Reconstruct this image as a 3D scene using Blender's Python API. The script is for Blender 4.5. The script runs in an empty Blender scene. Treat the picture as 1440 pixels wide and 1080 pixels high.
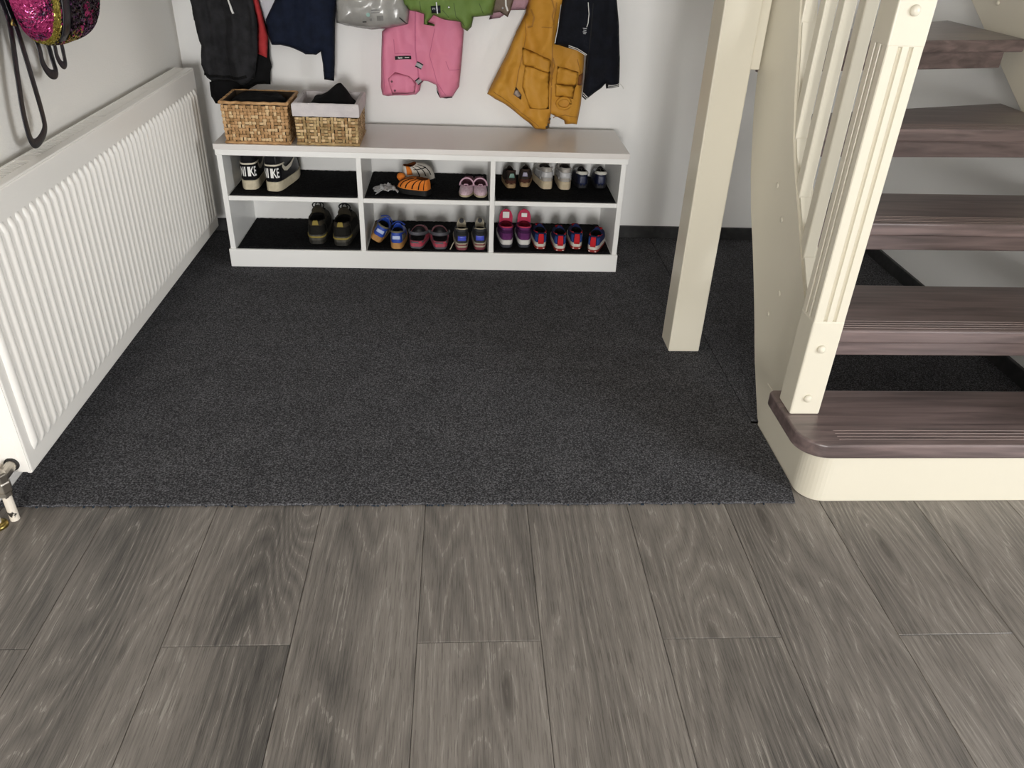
import bpy, bmesh, math, random
import numpy as np
from mathutils import Vector, Matrix, noise
from mathutils.geometry import delaunay_2d_cdt
random.seed(7)
PI = math.pi
SC = bpy.context.scene
COL = SC.collection

# ------------------------------------------------------------------ camera
cam_d = bpy.data.cameras.new('camera')
cam_d.sensor_fit = 'HORIZONTAL'; cam_d.sensor_width = 36.0
cam_d.lens = 1107.97 / 1440 * 36.0
cam_d.clip_start = 0.02
cam = bpy.data.objects.new('camera', cam_d); COL.objects.link(cam)
R0 = Vector((0.99782819, -0.05320533, 0.03883431))
D0 = Vector((0.00541896, -0.52125278, -0.85338513))
F0 = Vector((0.06564712, 0.85174217, -0.5198324))
m = Matrix.Identity(4)
for i in range(3):
    m[i][0] = R0[i]; m[i][1] = -D0[i]; m[i][2] = -F0[i]
m[0][3], m[1][3], m[2][3] = 0.0, 0.0, 1.23
cam.matrix_world = m
SC.camera = cam

# ------------------------------------------------------------------ world, daylight, exposure
w = bpy.data.worlds.new('daylight'); SC.world = w; w.use_nodes = True
bg = w.node_tree.nodes['Background']
bg.inputs['Color'].default_value = (0.80, 0.90, 1.0, 1); bg.inputs['Strength'].default_value = 1.0
SC.view_settings.view_transform = 'Standard'; SC.view_settings.look = 'None'
SC.view_settings.gamma = 1.0; SC.view_settings.use_curve_mapping = False
SC.view_settings.exposure = 0.0

def area(name, loc, target, sx, sy, power, col):
    d = bpy.data.lights.new(name, 'AREA'); d.shape = 'RECTANGLE'; d.size = sx; d.size_y = sy
    d.energy = power; d.color = col
    o = bpy.data.objects.new(name, d); COL.objects.link(o)
    o.location = loc
    o.rotation_euler = (Vector(target) - Vector(loc)).to_track_quat('-Z', 'Z').to_euler()
    return o
# daylight through the glazed door behind the viewer and the window in the far right wall
area('daylight_front', (-.05, -4.42, 0.95), (-.05, 0, 0.95), 1.2, 1.3, 248, (1.0, 0.98, 0.95))
area('daylight_side', (3.52, -0.75, 1.35), (2.5, -0.75, 1.35), 1.5, 1.6, 140, (0.96, 0.98, 1.0))

# ------------------------------------------------------------------ helpers
def lin(c):
    if isinstance(c, str):
        c = [int(c[i:i+2], 16) / 255 for i in (0, 2, 4)]
    return tuple((x / 12.92 if x <= 0.04045 else ((x + 0.055) / 1.055) ** 2.4) for x in c) + (1,)

MATS = {}
def mat(name, col, rough=0.6, spec=0.5, bump=None, var=None, metal=0.0, coat=0.0, sheen=0.0, alpha=1.0):
    """bump=(scale, strength, stretch) var=(scale, colour2, lo, hi)"""
    if name in MATS: return MATS[name]
    M_ = bpy.data.materials.new(name); M_.use_nodes = True
    nt = M_.node_tree; b = nt.nodes['Principled BSDF']
    b.inputs['Base Color'].default_value = lin(col)
    b.inputs['Roughness'].default_value = rough
    b.inputs['Specular IOR Level'].default_value = spec
    b.inputs['Metallic'].default_value = metal
    b.inputs['Coat Weight'].default_value = coat
    b.inputs['Sheen Weight'].default_value = sheen
    b.inputs['Alpha'].default_value = alpha
    if bump or var:
        tc = nt.nodes.new('ShaderNodeTexCoord')
    if var:
        n = nt.nodes.new('ShaderNodeTexNoise'); n.inputs['Scale'].default_value = var[0]; n.inputs['Detail'].default_value = 4
        nt.links.new(tc.outputs['Object'], n.inputs['Vector'])
        r = nt.nodes.new('ShaderNodeValToRGB')
        r.color_ramp.elements[0].position = var[2]; r.color_ramp.elements[1].position = var[3]
        r.color_ramp.elements[0].color = lin(col); r.color_ramp.elements[1].color = lin(var[1])
        nt.links.new(n.outputs['Fac'], r.inputs['Fac']); nt.links.new(r.outputs['Color'], b.inputs['Base Color'])
    if bump:
        n = nt.nodes.new('ShaderNodeTexNoise'); n.inputs['Scale'].default_value = bump[0]; n.inputs['Detail'].default_value = 3
        src = tc.outputs['Object']
        if len(bump) > 2:
            mp = nt.nodes.new('ShaderNodeMapping'); mp.inputs['Scale'].default_value = bump[2]
            nt.links.new(src, mp.inputs['Vector']); src = mp.outputs['Vector']
        nt.links.new(src, n.inputs['Vector'])
        bp = nt.nodes.new('ShaderNodeBump'); bp.inputs['Strength'].default_value = bump[1]; bp.inputs['Distance'].default_value = 0.003
        nt.links.new(n.outputs['Fac'], bp.inputs['Height']); nt.links.new(bp.outputs['Normal'], b.inputs['Normal'])
    MATS[name] = M_
    return M_

def tag(o, label=None, cat=None, group=None, kind=None):
    if label: o['label'] = label
    if cat: o['category'] = cat
    if group: o['group'] = group
    if kind: o['kind'] = kind
    return o

def link(name, me, material=None, parent=None, loc=(0, 0, 0), rot=(0, 0, 0)):
    o = bpy.data.objects.new(name, me); COL.objects.link(o)
    if material and me is not None and len(me.materials) == 0: me.materials.append(material)
    o.location = loc; o.rotation_euler = rot
    if parent: o.parent = parent
    return o

def empty(name, loc=(0, 0, 0), rot=(0, 0, 0)):
    o = bpy.data.objects.new(name, None); COL.objects.link(o)
    o.location = loc; o.rotation_euler = rot; o.empty_display_size = 0.05
    return o

class G:
    """geometry collector"""
    def __init__(s): s.v = []; s.f = []
    def add(s, v, f):
        k = len(s.v); s.v += [tuple(p) for p in v]; s.f += [tuple(i + k for i in q) for q in f]; return s
    def box(s, x0, x1, y0, y1, z0, z1, M=None):
        v = [(x, y, z) for z in (z0, z1) for y in (y0, y1) for x in (x0, x1)]
        if M is not None: v = [tuple(M @ Vector(p)) for p in v]
        return s.add(v, [(0, 2, 3, 1), (4, 5, 7, 6), (0, 1, 5, 4), (2, 6, 7, 3), (0, 4, 6, 2), (1, 3, 7, 5)])
    def prism(s, poly, z0, z1):
        n = len(poly)
        v = [(x, y, z0) for x, y in poly] + [(x, y, z1) for x, y in poly]
        return s.add(v, [tuple(range(n))[::-1], tuple(range(n, 2 * n))] + [(i, (i + 1) % n, n + (i + 1) % n, n + i) for i in range(n)])
    def tube(s, pts, r, n=8, flat=None):
        pts = [Vector(p) for p in pts]; rings = []
        for i, p in enumerate(pts):
            d = (pts[min(i + 1, len(pts) - 1)] - pts[max(i - 1, 0)]).normalized()
            up = Vector((0, 0, 1)) if abs(d.z) < 0.9 else Vector((0, 1, 0))
            if flat is not None: up = Vector(flat)
            a = d.cross(up).normalized(); b = a.cross(d)
            rr = r[i] if isinstance(r, (list, tuple)) and len(r) == len(pts) and not flat else r
            ra, rb = (rr if isinstance(rr, tuple) else (rr, rr))
            rings.append([p + a * ra * math.cos(2 * PI * k / n) + b * rb * math.sin(2 * PI * k / n) for k in range(n)])
        v = [q for r_ in rings for q in r_]; f = []
        for i in range(len(pts) - 1):
            for k in range(n):
                f.append((i * n + k, i * n + (k + 1) % n, (i + 1) * n + (k + 1) % n, (i + 1) * n + k))
        f.append(tuple(range(n))[::-1]); f.append(tuple(range((len(pts) - 1) * n, len(pts) * n)))
        return s.add(v, f)
    def lathe(s, prof, c=(0, 0, 0), n=16, axis='Z'):
        v = []; f = []
        for r, h in prof:
            for k in range(n):
                a = 2 * PI * k / n; p = (r * math.cos(a), r * math.sin(a), h)
                if axis == 'Y': p = (p[0], -p[2], p[1])
                v.append((c[0] + p[0], c[1] + p[1], c[2] + p[2]))
        for i in range(len(prof) - 1):
            for k in range(n):
                f.append((i * n + k, i * n + (k + 1) % n, (i + 1) * n + (k + 1) % n, (i + 1) * n + k))
        f.append(tuple(range(n))[::-1]); f.append(tuple(range((len(prof) - 1) * n, len(prof) * n)))
        return s.add(v, f)
    def mesh(s, name='m', smooth=False, fix=True):
        me = bpy.data.meshes.new(name); me.from_pydata(s.v, [], s.f)
        if fix:
            bm = bmesh.new(); bm.from_mesh(me); bmesh.ops.recalc_face_normals(bm, faces=bm.faces); bm.to_mesh(me); bm.free()
        if smooth:
            for p in me.polygons: p.use_smooth = True
        me.update(); return me
    def obj(s, name, material, parent=None, smooth=False, bevel=0, loc=(0, 0, 0), rot=(0, 0, 0), seg=2):
        o = link(name, s.mesh(name, smooth), material, parent, loc, rot)
        if bevel:
            b = o.modifiers.new('bevel', 'BEVEL'); b.width = bevel; b.segments = seg; b.limit_method = 'ANGLE'; b.angle_limit = math.radians(40)
        return o

# ------------------------------------------------------------------ surface materials
wall_m = mat('wall_paint', 'f3f3f2', 0.55, 0.35, bump=(60, 0.06))
wall_l = mat('wall_paper', 'efece6', 0.6, 0.3, bump=(90, 0.25, (1, 1.0, 3.0)))
ceil_m = mat('unseen_dark_ceiling', '8f8a82', 0.8); wall_f = mat('unseen_dark_wall', '8d867e', 0.8)  # unseen ceiling and walls, toned dark to cut bounced light
cream = mat('cream_paint', 'dcd6c5', 0.32, 0.5, bump=(25, 0.03))
white_l = mat('white_laminate', 'f4f4f2', 0.35, 0.5)
white_top = mat('white_laminate_top', 'e4e0dd', 0.28, 0.5)
base_m = mat('black_baseboard', '2a2a2b', 0.45, 0.4, var=(40, '3a3a3a', 0.4, 0.7))
rad_m = mat('radiator_enamel', 'f6f3ed', 0.3, 0.5)

def wood_floor():
    M_ = bpy.data.materials.new('grey_oak_laminate'); M_.use_nodes = True
    nt = M_.node_tree; N = nt.nodes; L = nt.links; b = N['Principled BSDF']
    tc = N.new('ShaderNodeTexCoord'); oi = N.new('ShaderNodeObjectInfo')
    def math_(op, a, bb=None, c=None):
        n = N.new('ShaderNodeMath'); n.operation = op
        for i, x in enumerate((a, bb, c)):
            if x is None: continue
            if isinstance(x, (int, float)): n.inputs[i].default_value = x
            else: L.new(x, n.inputs[i])
        return n.outputs[0]
    off = N.new('ShaderNodeCombineXYZ')
    L.new(math_('MULTIPLY', oi.outputs['Random'], 37.0), off.inputs['X']); L.new(math_('MULTIPLY', oi.outputs['Random'], 91.0), off.inputs['Y'])
    add = N.new('ShaderNodeVectorMath'); add.operation = 'ADD'
    L.new(tc.outputs['Object'], add.inputs[0]); L.new(off.outputs[0], add.inputs[1])
    def nz(scale, sc, detail, rough=0.5, dist=0.0):
        mp = N.new('ShaderNodeMapping'); mp.inputs['Scale'].default_value = scale
        L.new(add.outputs[0], mp.inputs['Vector'])
        n = N.new('ShaderNodeTexNoise'); n.inputs['Scale'].default_value = sc; n.inputs['Detail'].default_value = detail
        n.inputs['Roughness'].default_value = rough; n.inputs['Distortion'].default_value = dist
        L.new(mp.outputs[0], n.inputs['Vector']); return n.outputs['Fac']
    field = nz((5.2, .62, 1), 1.0, 1.5, 0.35, 0.15)      # stretched field: its contour lines are the grain
    fine = nz((38, 3.2, 1), 1.0, 3, 0.6)
    mp = N.new('ShaderNodeMapping'); mp.inputs['Scale'].default_value = (4.6, 1.0, 1); L.new(add.outputs[0], mp.inputs['Vector'])
    vo = N.new('ShaderNodeTexVoronoi'); vo.inputs['Scale'].default_value = 1.0; vo.voronoi_dimensions = '2D'; L.new(mp.outputs[0], vo.inputs['Vector'])
    kd = math_('ADD', vo.outputs['Distance'], math_('MULTIPLY', math_('SUBTRACT', fine, 0.5), 0.07))
    halo = math_('POWER', math_('MAXIMUM', math_('SUBTRACT', 1.0, math_('MULTIPLY', kd, 2.1)), 0.0), 2.2)
    sepc = N.new('ShaderNodeSeparateColor'); L.new(vo.outputs['Color'], sepc.inputs[0])
    kmask = math_('GREATER_THAN', sepc.outputs[0], 0.5); halo = math_('MULTIPLY', halo, kmask)
    f2 = math_('ADD', math_('ADD', math_('MULTIPLY', field, 24.0), math_('MULTIPLY', fine, 1.3)), math_('MULTIPLY', halo, 5.0))
    ring = math_('ABSOLUTE', math_('SUBTRACT', math_('FRACT', f2), 0.5))          # 0..0.5
    pores = nz((300, 7, 1), 1.0, 4, 0.75)
    tone = nz((6.0, 0.45, 1), 1.0, 3, 0.55)
    rmp = N.new('ShaderNodeValToRGB'); e = rmp.color_ramp.elements
    e[0].position = 0.12; e[0].color = lin('4f4c49'); e[1].position = 1.0; e[1].color = lin('9e9790')
    k = e.new(0.5); k.color = lin('7d7771')
    v = math_('ADD', math_('MULTIPLY', ring, 0.42), math_('MULTIPLY', math_('SUBTRACT', pores, .08), 0.98))
    v = math_('ADD', v, math_('MULTIPLY', math_('SUBTRACT', tone, 0.5), 1.25))
    v = math_('ADD', v, math_('MULTIPLY', math_('SUBTRACT', oi.outputs['Random'], 0.5), 0.12))
    L.new(v, rmp.inputs['Fac'])
    # pale chalky pores along the contour lines
    pl = math_('MULTIPLY', math_('GREATER_THAN', ring, 0.455), math_('SMOOTHSTEP', pores, 0.46, 0.62) if False else math_('GREATER_THAN', pores, 0.52))
    mx = N.new('ShaderNodeMix'); mx.data_type = 'RGBA'; mx.inputs['B'].default_value = lin('aaa59d')
    L.new(math_('MULTIPLY', pl, 0.55), mx.inputs['Factor']); L.new(rmp.outputs['Color'], mx.inputs['A'])
    # knots
    kn = N.new('ShaderNodeMapRange'); kn.inputs['From Min'].default_value = 0.015; kn.inputs['From Max'].default_value = 0.085
    kn.inputs['To Min'].default_value = 0.6; kn.inputs['To Max'].default_value = 0.0
    L.new(kd, kn.inputs['Value'])
    mk = N.new('ShaderNodeMix'); mk.data_type = 'RGBA'; mk.inputs['B'].default_value = lin('3f3a37')
    L.new(math_('MULTIPLY', kn.outputs[0], kmask), mk.inputs['Factor']); L.new(mx.outputs['Result'], mk.inputs['A'])
    dash = math_('GREATER_THAN', nz((420, 15, 1), 1.0, 2, 0.5), 0.60)
    md = N.new('ShaderNodeMix'); md.data_type = 'RGBA'; md.blend_type = 'MULTIPLY'; md.inputs['B'].default_value = (.55, .54, .53, 1)
    L.new(math_('MULTIPLY', dash, 0.6), md.inputs['Factor']); L.new(mk.outputs['Result'], md.inputs['A'])
    L.new(md.outputs['Result'], b.inputs['Base Color'])
    b.inputs['Roughness'].default_value = 0.38; b.inputs['Specular IOR Level'].default_value = 0.45
    bp = N.new('ShaderNodeBump'); bp.inputs['Strength'].default_value = 0.25; bp.inputs['Distance'].default_value = 0.001
    L.new(v, bp.inputs['Height']); L.new(bp.outputs['Normal'], b.inputs['Normal'])
    return M_
oak = wood_floor()

def stained_wood():
    M_ = bpy.data.materials.new('dark_stained_wood'); M_.use_nodes = True
    nt = M_.node_tree; N = nt.nodes; L = nt.links; b = N['Principled BSDF']
    tc = N.new('ShaderNodeTexCoord'); mp = N.new('ShaderNodeMapping'); mp.inputs['Scale'].default_value = (1.6, 26, 26)
    L.new(tc.outputs['Object'], mp.inputs['Vector'])
    n = N.new('ShaderNodeTexNoise'); n.inputs['Scale'].default_value = 2.0; n.inputs['Detail'].default_value = 5; n.inputs['Distortion'].default_value = 0.6
    L.new(mp.outputs[0], n.inputs['Vector'])
    r = N.new('ShaderNodeValToRGB'); r.color_ramp.elements[0].position = 0.3; r.color_ramp.elements[1].position = 0.72
    r.color_ramp.elements[0].color = lin('4e4241'); r.color_ramp.elements[1].color = lin('82706e')
    L.new(n.outputs['Fac'], r.inputs['Fac']); L.new(r.outputs['Color'], b.inputs['Base Color'])
    b.inputs['Roughness'].default_value = 0.40; b.inputs['Specular IOR Level'].default_value = 0.6; b.inputs['Coat Weight'].default_value = 0.5; b.inputs['Coat Roughness'].default_value = 0.3
    bp = N.new('ShaderNodeBump'); bp.inputs['Strength'].default_value = 0.1; bp.inputs['Distance'].default_value = 0.001
    L.new(n.outputs['Fac'], bp.inputs['Height']); L.new(bp.outputs['Normal'], b.inputs['Normal'])
    return M_
tread_m = stained_wood()

def carpet_mat(name, c1, c2, c3, scale):
    M_ = bpy.data.materials.new(name); M_.use_nodes = True
    nt = M_.node_tree; N = nt.nodes; L = nt.links; b = N['Principled BSDF']
    tc = N.new('ShaderNodeTexCoord')
    n = N.new('ShaderNodeTexNoise'); n.inputs['Scale'].default_value = scale; n.inputs['Detail'].default_value = 2
    n2 = N.new('ShaderNodeTexNoise'); n2.inputs['Scale'].default_value = 9; n2.inputs['Detail'].default_value = 4
    for q in (n, n2): L.new(tc.outputs['Object'], q.inputs['Vector'])
    ad = N.new('ShaderNodeMath'); ad.operation = 'MULTIPLY_ADD'; ad.inputs[1].default_value = 0.10; L.new(n2.outputs['Fac'], ad.inputs[0]); L.new(n.outputs['Fac'], ad.inputs[2])
    r = N.new('ShaderNodeValToRGB'); e = r.color_ramp.elements
    e[0].position = 0.36; e[0].color = lin(c1); e[1].position = 0.82; e[1].color = lin(c3); k = e.new(0.56); k.color = lin(c2)
    L.new(ad.outputs[0], r.inputs['Fac']); L.new(r.outputs['Color'], b.inputs['Base Color'])
    b.inputs['Roughness'].default_value = 0.95; b.inputs['Specular IOR Level'].default_value = 0.1
    bp = N.new('ShaderNodeBump'); bp.inputs['Strength'].default_value = 0.6; bp.inputs['Distance'].default_value = 0.002
    L.new(n.outputs['Fac'], bp.inputs['Height']); L.new(bp.outputs['Normal'], b.inputs['Normal'])
    return M_
carpet_m = carpet_mat('charcoal_carpet', '262628', '49494c', '828286', 260)
curl_m = carpet_mat('black_curl_mat', '0c0c0d', '161618', '2a2b2d', 160)

# ------------------------------------------------------------------ room shell
WL, WR, WB, WF, CE = -1.06, 1.755, 3.25, -4.35, 2.45
XR = 3.45                     # the room widens in front of the stairs
def struct(o): return tag(o, kind='structure')
floor = struct(G().box(WL - .1, XR + .1, WF - .1, WB + .1, -0.09, -0.011).obj('floor', mat('screed', '55524f', 0.9)))
struct(G().box(WL - .1, XR + .1, WF - .1, WB + .1, CE, CE + .1).obj('ceiling', ceil_m))
struct(G().box(WL - .1, WL, WF - .1, WB + .1, -0.011, CE).obj('wall_left', wall_l))
struct(G().box(WL, WR + .1, WB, WB + .1, -0.011, CE).obj('wall_back', wall_m))
struct(G().box(WR, WR + .1, 1.22, WB, -0.011, CE).obj('wall_right', wall_m))
struct(G().box(WR + .1, XR + .1, 1.22, 1.32, -0.011, CE).obj('wall_return', wall_m))
g = G().box(XR, XR + .1, -1.5, 0.0, -0.011, .55).box(XR, XR + .1, -1.5, 0.0, 2.15, CE)
g.box(XR, XR + .1, WF, -1.5, -0.011, CE).box(XR, XR + .1, 0.0, 1.22, -0.011, CE)
struct(g.obj('wall_side', wall_f))
g = G().box(WL, -.65, WF - .1, WF, -0.011, CE).box(.55, XR + .1, WF - .1, WF, -0.011, CE).box(-.65, .55, WF - .1, WF, 1.6, CE).box(-.65, .55, WF - .1, WF, -0.011, .3)
struct(g.obj('wall_front', wall_f))
def frame(name, a0, a1, z0, z1, axis, pos):
    root = struct(empty(name, (0, 0, 0)))
    for (p0, p1, q0, q1) in ((a0, a1, z0, z0 + .05), (a0, a1, z1 - .05, z1), (a0, a0 + .05, z0 + .05, z1 - .05), (a1 - .05, a1, z0 + .05, z1 - .05), ((a0 + a1) / 2 - .02, (a0 + a1) / 2 + .02, z0 + .05, z1 - .05)):
        gg = G()
        if axis == 'x': gg.box(p0, p1, pos, pos + .05, q0, q1)
        else: gg.box(pos, pos + .05, p0, p1, q0, q1)
        gg.obj('window_frame', cream, root)
frame('window_1', -.65, .55, .3, 1.6, 'x', WF - .05)
frame('window_2', -1.5, .0, .55, 2.15, 'y', XR)
# baseboards
for n, bxs in (('baseboard_back', (WL, WR, WB - .012, WB, 0, .058)), ('baseboard_right', (WR - .012, WR, 1.5, WB - .012, 0, .058))):
    struct(G().box(*bxs).obj(n, base_m, bevel=.003))

# laminate planks (each plank a part of the floor)
PW = 0.2420
pm = {}
def plank(x0, y0, y1):
    key = round(y1 - y0, 3)
    if key not in pm:
        me = G().box(.0004, PW - .0004, .0004, key - .0004, -.011, 0).mesh('plank')
        bm = bmesh.new(); bm.from_mesh(me)
        ed = [e for e in bm.edges if all(v.co.z > -1e-5 for v in e.verts)]
        bmesh.ops.bevel(bm, geom=ed, offset=.0012, segments=1, affect='EDGES'); bm.to_mesh(me); bm.free()
        me.materials.append(oak); pm[key] = me
    link('plank', pm[key], None, floor, (x0, y0, 0))
c = 0
for k in range(-2, 18):
    x0 = -0.807 + k * PW
    if x0 + PW > XR + .2: break
    if x0 < WL - .25: continue
    jt = 1.05 if k % 2 else -.02
    if k % 2 == 0: jt = -.02
    if k % 2 == 1 or k == -1: jt = 1.05
    ys = [WF] + [jt - 2.05 * q for q in (2, 1) if jt - 2.05 * q > WF] + [jt, 1.56]
    for a, b_ in zip(ys[:-1], ys[1:]):
        if x0 > 1.75 and a > 1.22: continue
        plank(x0, a, min(b_, 1.56 if x0 < 1.6 else 1.22))

# carpet laid in panels
carpet = tag(empty('carpet', (0, 1.46, 0)), 'charcoal cut-pile carpet laid in panels under bench and stairs', 'carpet')
XRP = WR - .013
def panel(x0, x1, y0, y1, jag):
    g = G(); n = 90; T = .0065
    poly = [(x0, y1), (x0, y0)]
    if jag:
        for i in range(1, n * 2):
            x = x0 + (x1 - x0) * i / (n * 2); poly.append((x, y0 + random.uniform(-.0018, .0022)))
    poly += [(x1, y0)] + ([(.8365, 1.54), (.8365, 1.80), (.822, 1.80)] if jag else []) + [(x1, y1)]
    g.prism(poly, 0, T)
    o = g.obj('carpet_panel', carpet_m, carpet, bevel=.002, loc=(0, -1.46, 0))
    return o
panel(WL + .001, .822, 1.458, 2.232, True)
panel(WL + .001, .822, 2.2345, WB - .013, False)
G().prism([(.8245, WB - .013), (.8245, 1.815), (.892, 1.815), (.892, 1.64), (XRP, 1.64), (XRP, WB - .013)], 0, .0065).obj('carpet_panel', carpet_m, carpet, bevel=.002, loc=(0, -1.46, 0))
g = G()                                   # loose backing tufts along the cut front edge
for i in range(46):
    x = random.uniform(-1.0, .80); s = random.uniform(.002, .0045)
    g.box(x, x + s, 1.4555 - random.uniform(0, .0012), 1.459, 0.0002, .003)
tag(g.obj('backing_tufts', mat('carpet_backing', '1b2b3a', 0.9), carpet, loc=(0, -1.46, 0)), kind='stuff')

# ------------------------------------------------------------------ staircase
stairs = tag(empty('staircase', (1.25, 1.46, 0)), 'cream open staircase with dark stained treads and turned-left winders', 'staircase')
SO = (-1.25, -1.46, 0)
def arc(cx, cy, r, a0, a1, n=10):
    return [(cx + r * math.cos(a0 + (a1 - a0) * i / n), cy + r * math.sin(a0 + (a1 - a0) * i / n)) for i in range(n + 1)]
XRR = 1.712
def grooves(o, ys, x0, x1, z, ang=0, org=(0, 0)):
    g = G()
    for yy in ys: g.box(x0, x1, yy - .0012, yy + .0012, z - .0002, z + .0009)
    return g.obj('anti_slip_ridge', mat('ridge_wood', '8f7f7b', 0.35, 0.6), o, bevel=.0006)
# bottom block step: cream base with rounded corner
out = arc(.838 + .06, 1.466 + .06, .06, PI, 1.5 * PI)
inn = arc(.838 + .06, 1.466 + .06, .04, 1.5 * PI, PI)
poly = [(.838, 1.80)] + out + [(XRR, 1.466), (XRR, 1.486)] + inn + [(.858, 1.80)]
G().prism(poly, .0, .140).obj('step_base', cream, stairs, bevel=.003, loc=SO)
t1 = [(.80, 1.675), ] + arc(.80 + .075, 1.452 + .075, .075, PI, 1.5 * PI, 14) + [(XRR, 1.452), (XRR, 1.70)] + arc(.815, 1.685, .015, .5 * PI, PI, 4)[0:5]
o = G().prism(t1, .140, .180).obj('tread', tread_m, stairs, bevel=.006, loc=SO, seg=3)
grooves(o, [1.478, 1.490, 1.502, 1.514], .895, XRR - .01, .180)
def tread(pf0, pf1, pb1, pb0, z, ridges):
    o = G().prism([pf0, pf1, pb1, pb0], z - .036, z).obj('tread', tread_m, stairs, bevel=.005, loc=SO, seg=3)
    d = Vector((pf1[0] - pf0[0], pf1[1] - pf0[1])); n = Vector((-d.y, d.x)).normalized()
    a = [Vector(pf0) + n * .03, Vector(pf1) + n * .03, Vector(pf1) + n * .05, Vector(pf0) + n * .05]
    a[1] -= d.normalized() * .04; a[2] -= d.normalized() * .045
    r = G().prism([tuple(p) for p in a], z - .086, z - .036).obj('riser_strip', tread_m, o, bevel=.003)
    if ridges:
        gg = G()
        ang = math.atan2(d.y, d.x); MM = Matrix.Translation((pf0[0], pf0[1], 0)) @ Matrix.Rotation(ang, 4, 'Z')
        for yy in (.016, .028, .040, .052): gg.box(.02, d.length - .015, yy - .0014, yy + .0014, z - .0002, z + .0009, MM)
        gg.obj('anti_slip_ridge', MATS['ridge_wood'], o, bevel=.0005)
    return o
XL = .876
tread((XL, 1.669), (XRR, 1.673), (XRR, 1.948), (XL, 1.944), .37, True)
tread((XL, 1.908), (XRR, 1.920), (XRR, 2.180), (XL, 2.160), .56, True)
tread((.860, 2.105), (XRR, 2.168), (XRR, 2.519), (.84, 2.235), .75, True)
tread((.835, 2.262), (XRR, 2.497), (XRR, 2.961), (.80, 2.33), .94, False)
# wall-side stringer
wsp = [(2.02, .60), (2.20, .62), (3.10, 1.16), (3.10, 1.62), (2.33, 1.12), (1.46, .36), (1.46, .0), (1.56, .0), (1.75, .28)]
g = G(); n = len(wsp)
g.add([(XRR, y, z) for y, z in wsp] + [(WR - .001, y, z) for y, z in wsp], [tuple(range(n)), tuple(range(n, 2 * n))[::-1]] + [(i, (i + 1) % n, n + (i + 1) % n, n + i) for i in range(n)])
stw = g.obj('wall_stringer', cream, stairs, bevel=.003, loc=SO)
G().lathe([(.007, 0), (.007, .003), (.004, .006)], n=12).obj('screw_cap', cream, stw, smooth=True, loc=(XRR + .0, 2.70, 1.02), rot=(0, -PI / 2, 0))
# curved laminated stringer on the open side
und = [(1.66, .0), (1.80, .0), (1.926, .154), (2.034, .327), (2.138, .501), (2.187, .610), (2.235, .775), (2.249, .869), (2.281, 1.038), (2.33, 1.26), (2.40, 1.60), (2.43, 1.80)]
top = [(1.645, .400), (1.671, .416), (1.719, .437), (1.754, .472), (1.862, .598), (1.940, .683), (1.980, .732), (2.043, .868), (2.060, .924), (2.110, 1.056), (2.17, 1.22), (2.24, 1.42), (2.33, 1.80)]
def resamp(P, n):
    P = np.array(P); s = np.r_[0, np.cumsum(np.hypot(*np.diff(P, axis=0).T))]
    q = np.linspace(0, s[-1], n); return np.c_[np.interp(q, s, P[:, 0]), np.interp(q, s, P[:, 1])]
def sx(y): return .84 - .35 * max(0, y - 1.95) ** 2
U, T_ = resamp(und, 40), resamp(top, 40); TH = .045
g = G(); rows = []
for (yu, zu), (yt, zt) in zip(U, T_):
    row = []
    for j in range(9):
        f = j / 8; y = yu + (yt - yu) * f; z = zu + (zt - zu) * f; row.append((y, z))
    rows.append(row)
v = [(sx(y), y, z) for r in rows for y, z in r] + [(sx(y) + TH, y, z) for r in rows for y, z in r]
K = 40 * 9; f = []
for i in range(39):
    for j in range(8):
        a = i * 9 + j; f.append((a, a + 1, a + 10, a + 9)); f.append((K + a, K + a + 9, K + a + 10, K + a + 1))
    for j in (0, 8):
        a = i * 9 + j; f.append((a, a + 9, K + a + 9, K + a))
for i in (0, 39):
    for j in range(8):
        a = i * 9 + j; f.append((a, K + a, K + a + 1, a + 1))
g.add(v, f)
strg = g.obj('curved_stringer', cream, stairs, loc=SO)
for p in strg.data.polygons: p.use_smooth = abs(p.normal.x) > .8
strg.data.set_sharp_from_angle(angle=math.radians(50))
for y, z in ((1.86, .38), (1.90, .30), (2.02, .62), (1.95, .55)):
    G().lathe([(.008, 0), (.008, .0012), (.005, .002)], n=12).obj('plug', cream, strg, smooth=True, loc=(sx(y), y, z), rot=(0, -PI / 2, 0))
# newel post with fluted shaft
def newel():
    x0, x1, y0, y1 = .8125, .8875, 1.584, 1.659
    n_o = G().box(x0, x1, y0, y1, .180, .436).obj('newel_post', cream, stairs, bevel=.004, loc=SO, seg=2)
    G().box(x0, x1, y0, y1, 1.024, 1.55).obj('newel_head', cream, n_o, bevel=.004, seg=2)
    # fluted part: slightly thinner section with grooves and chamfered corners
    W = .0375; ins = .0008; ch = .0028
    side = [(-W + ch, 0)]
    for c in (-.0105, .0115):
        side += [(c - .0046, 0), (c - .003, .005), (c, .0075), (c + .003, .005), (c + .0046, 0)]
    side += [(W - ch, 0)]
    poly = []
    for k in range(4):
        a = k * PI / 2
        for s, d in side:
            px, py = s, -W + ins + d
            poly.append((px * math.cos(a) - py * math.sin(a) + (x0 + x1) / 2, px * math.sin(a) + py * math.cos(a) + (y0 + y1) / 2))
    G().prism(poly, .430, 1.030).obj('fluted_shaft', cream, n_o)
    for z in (.227, .364, 1.089):
        G().lathe([(.0105, 0), (.0102, .003), (.008, .006), (.004, .0078), (.0008, .0082)], axis='Y', n=16).obj('cap_button', cream, n_o, smooth=True, loc=(.848, y0, z))
newel()
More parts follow.
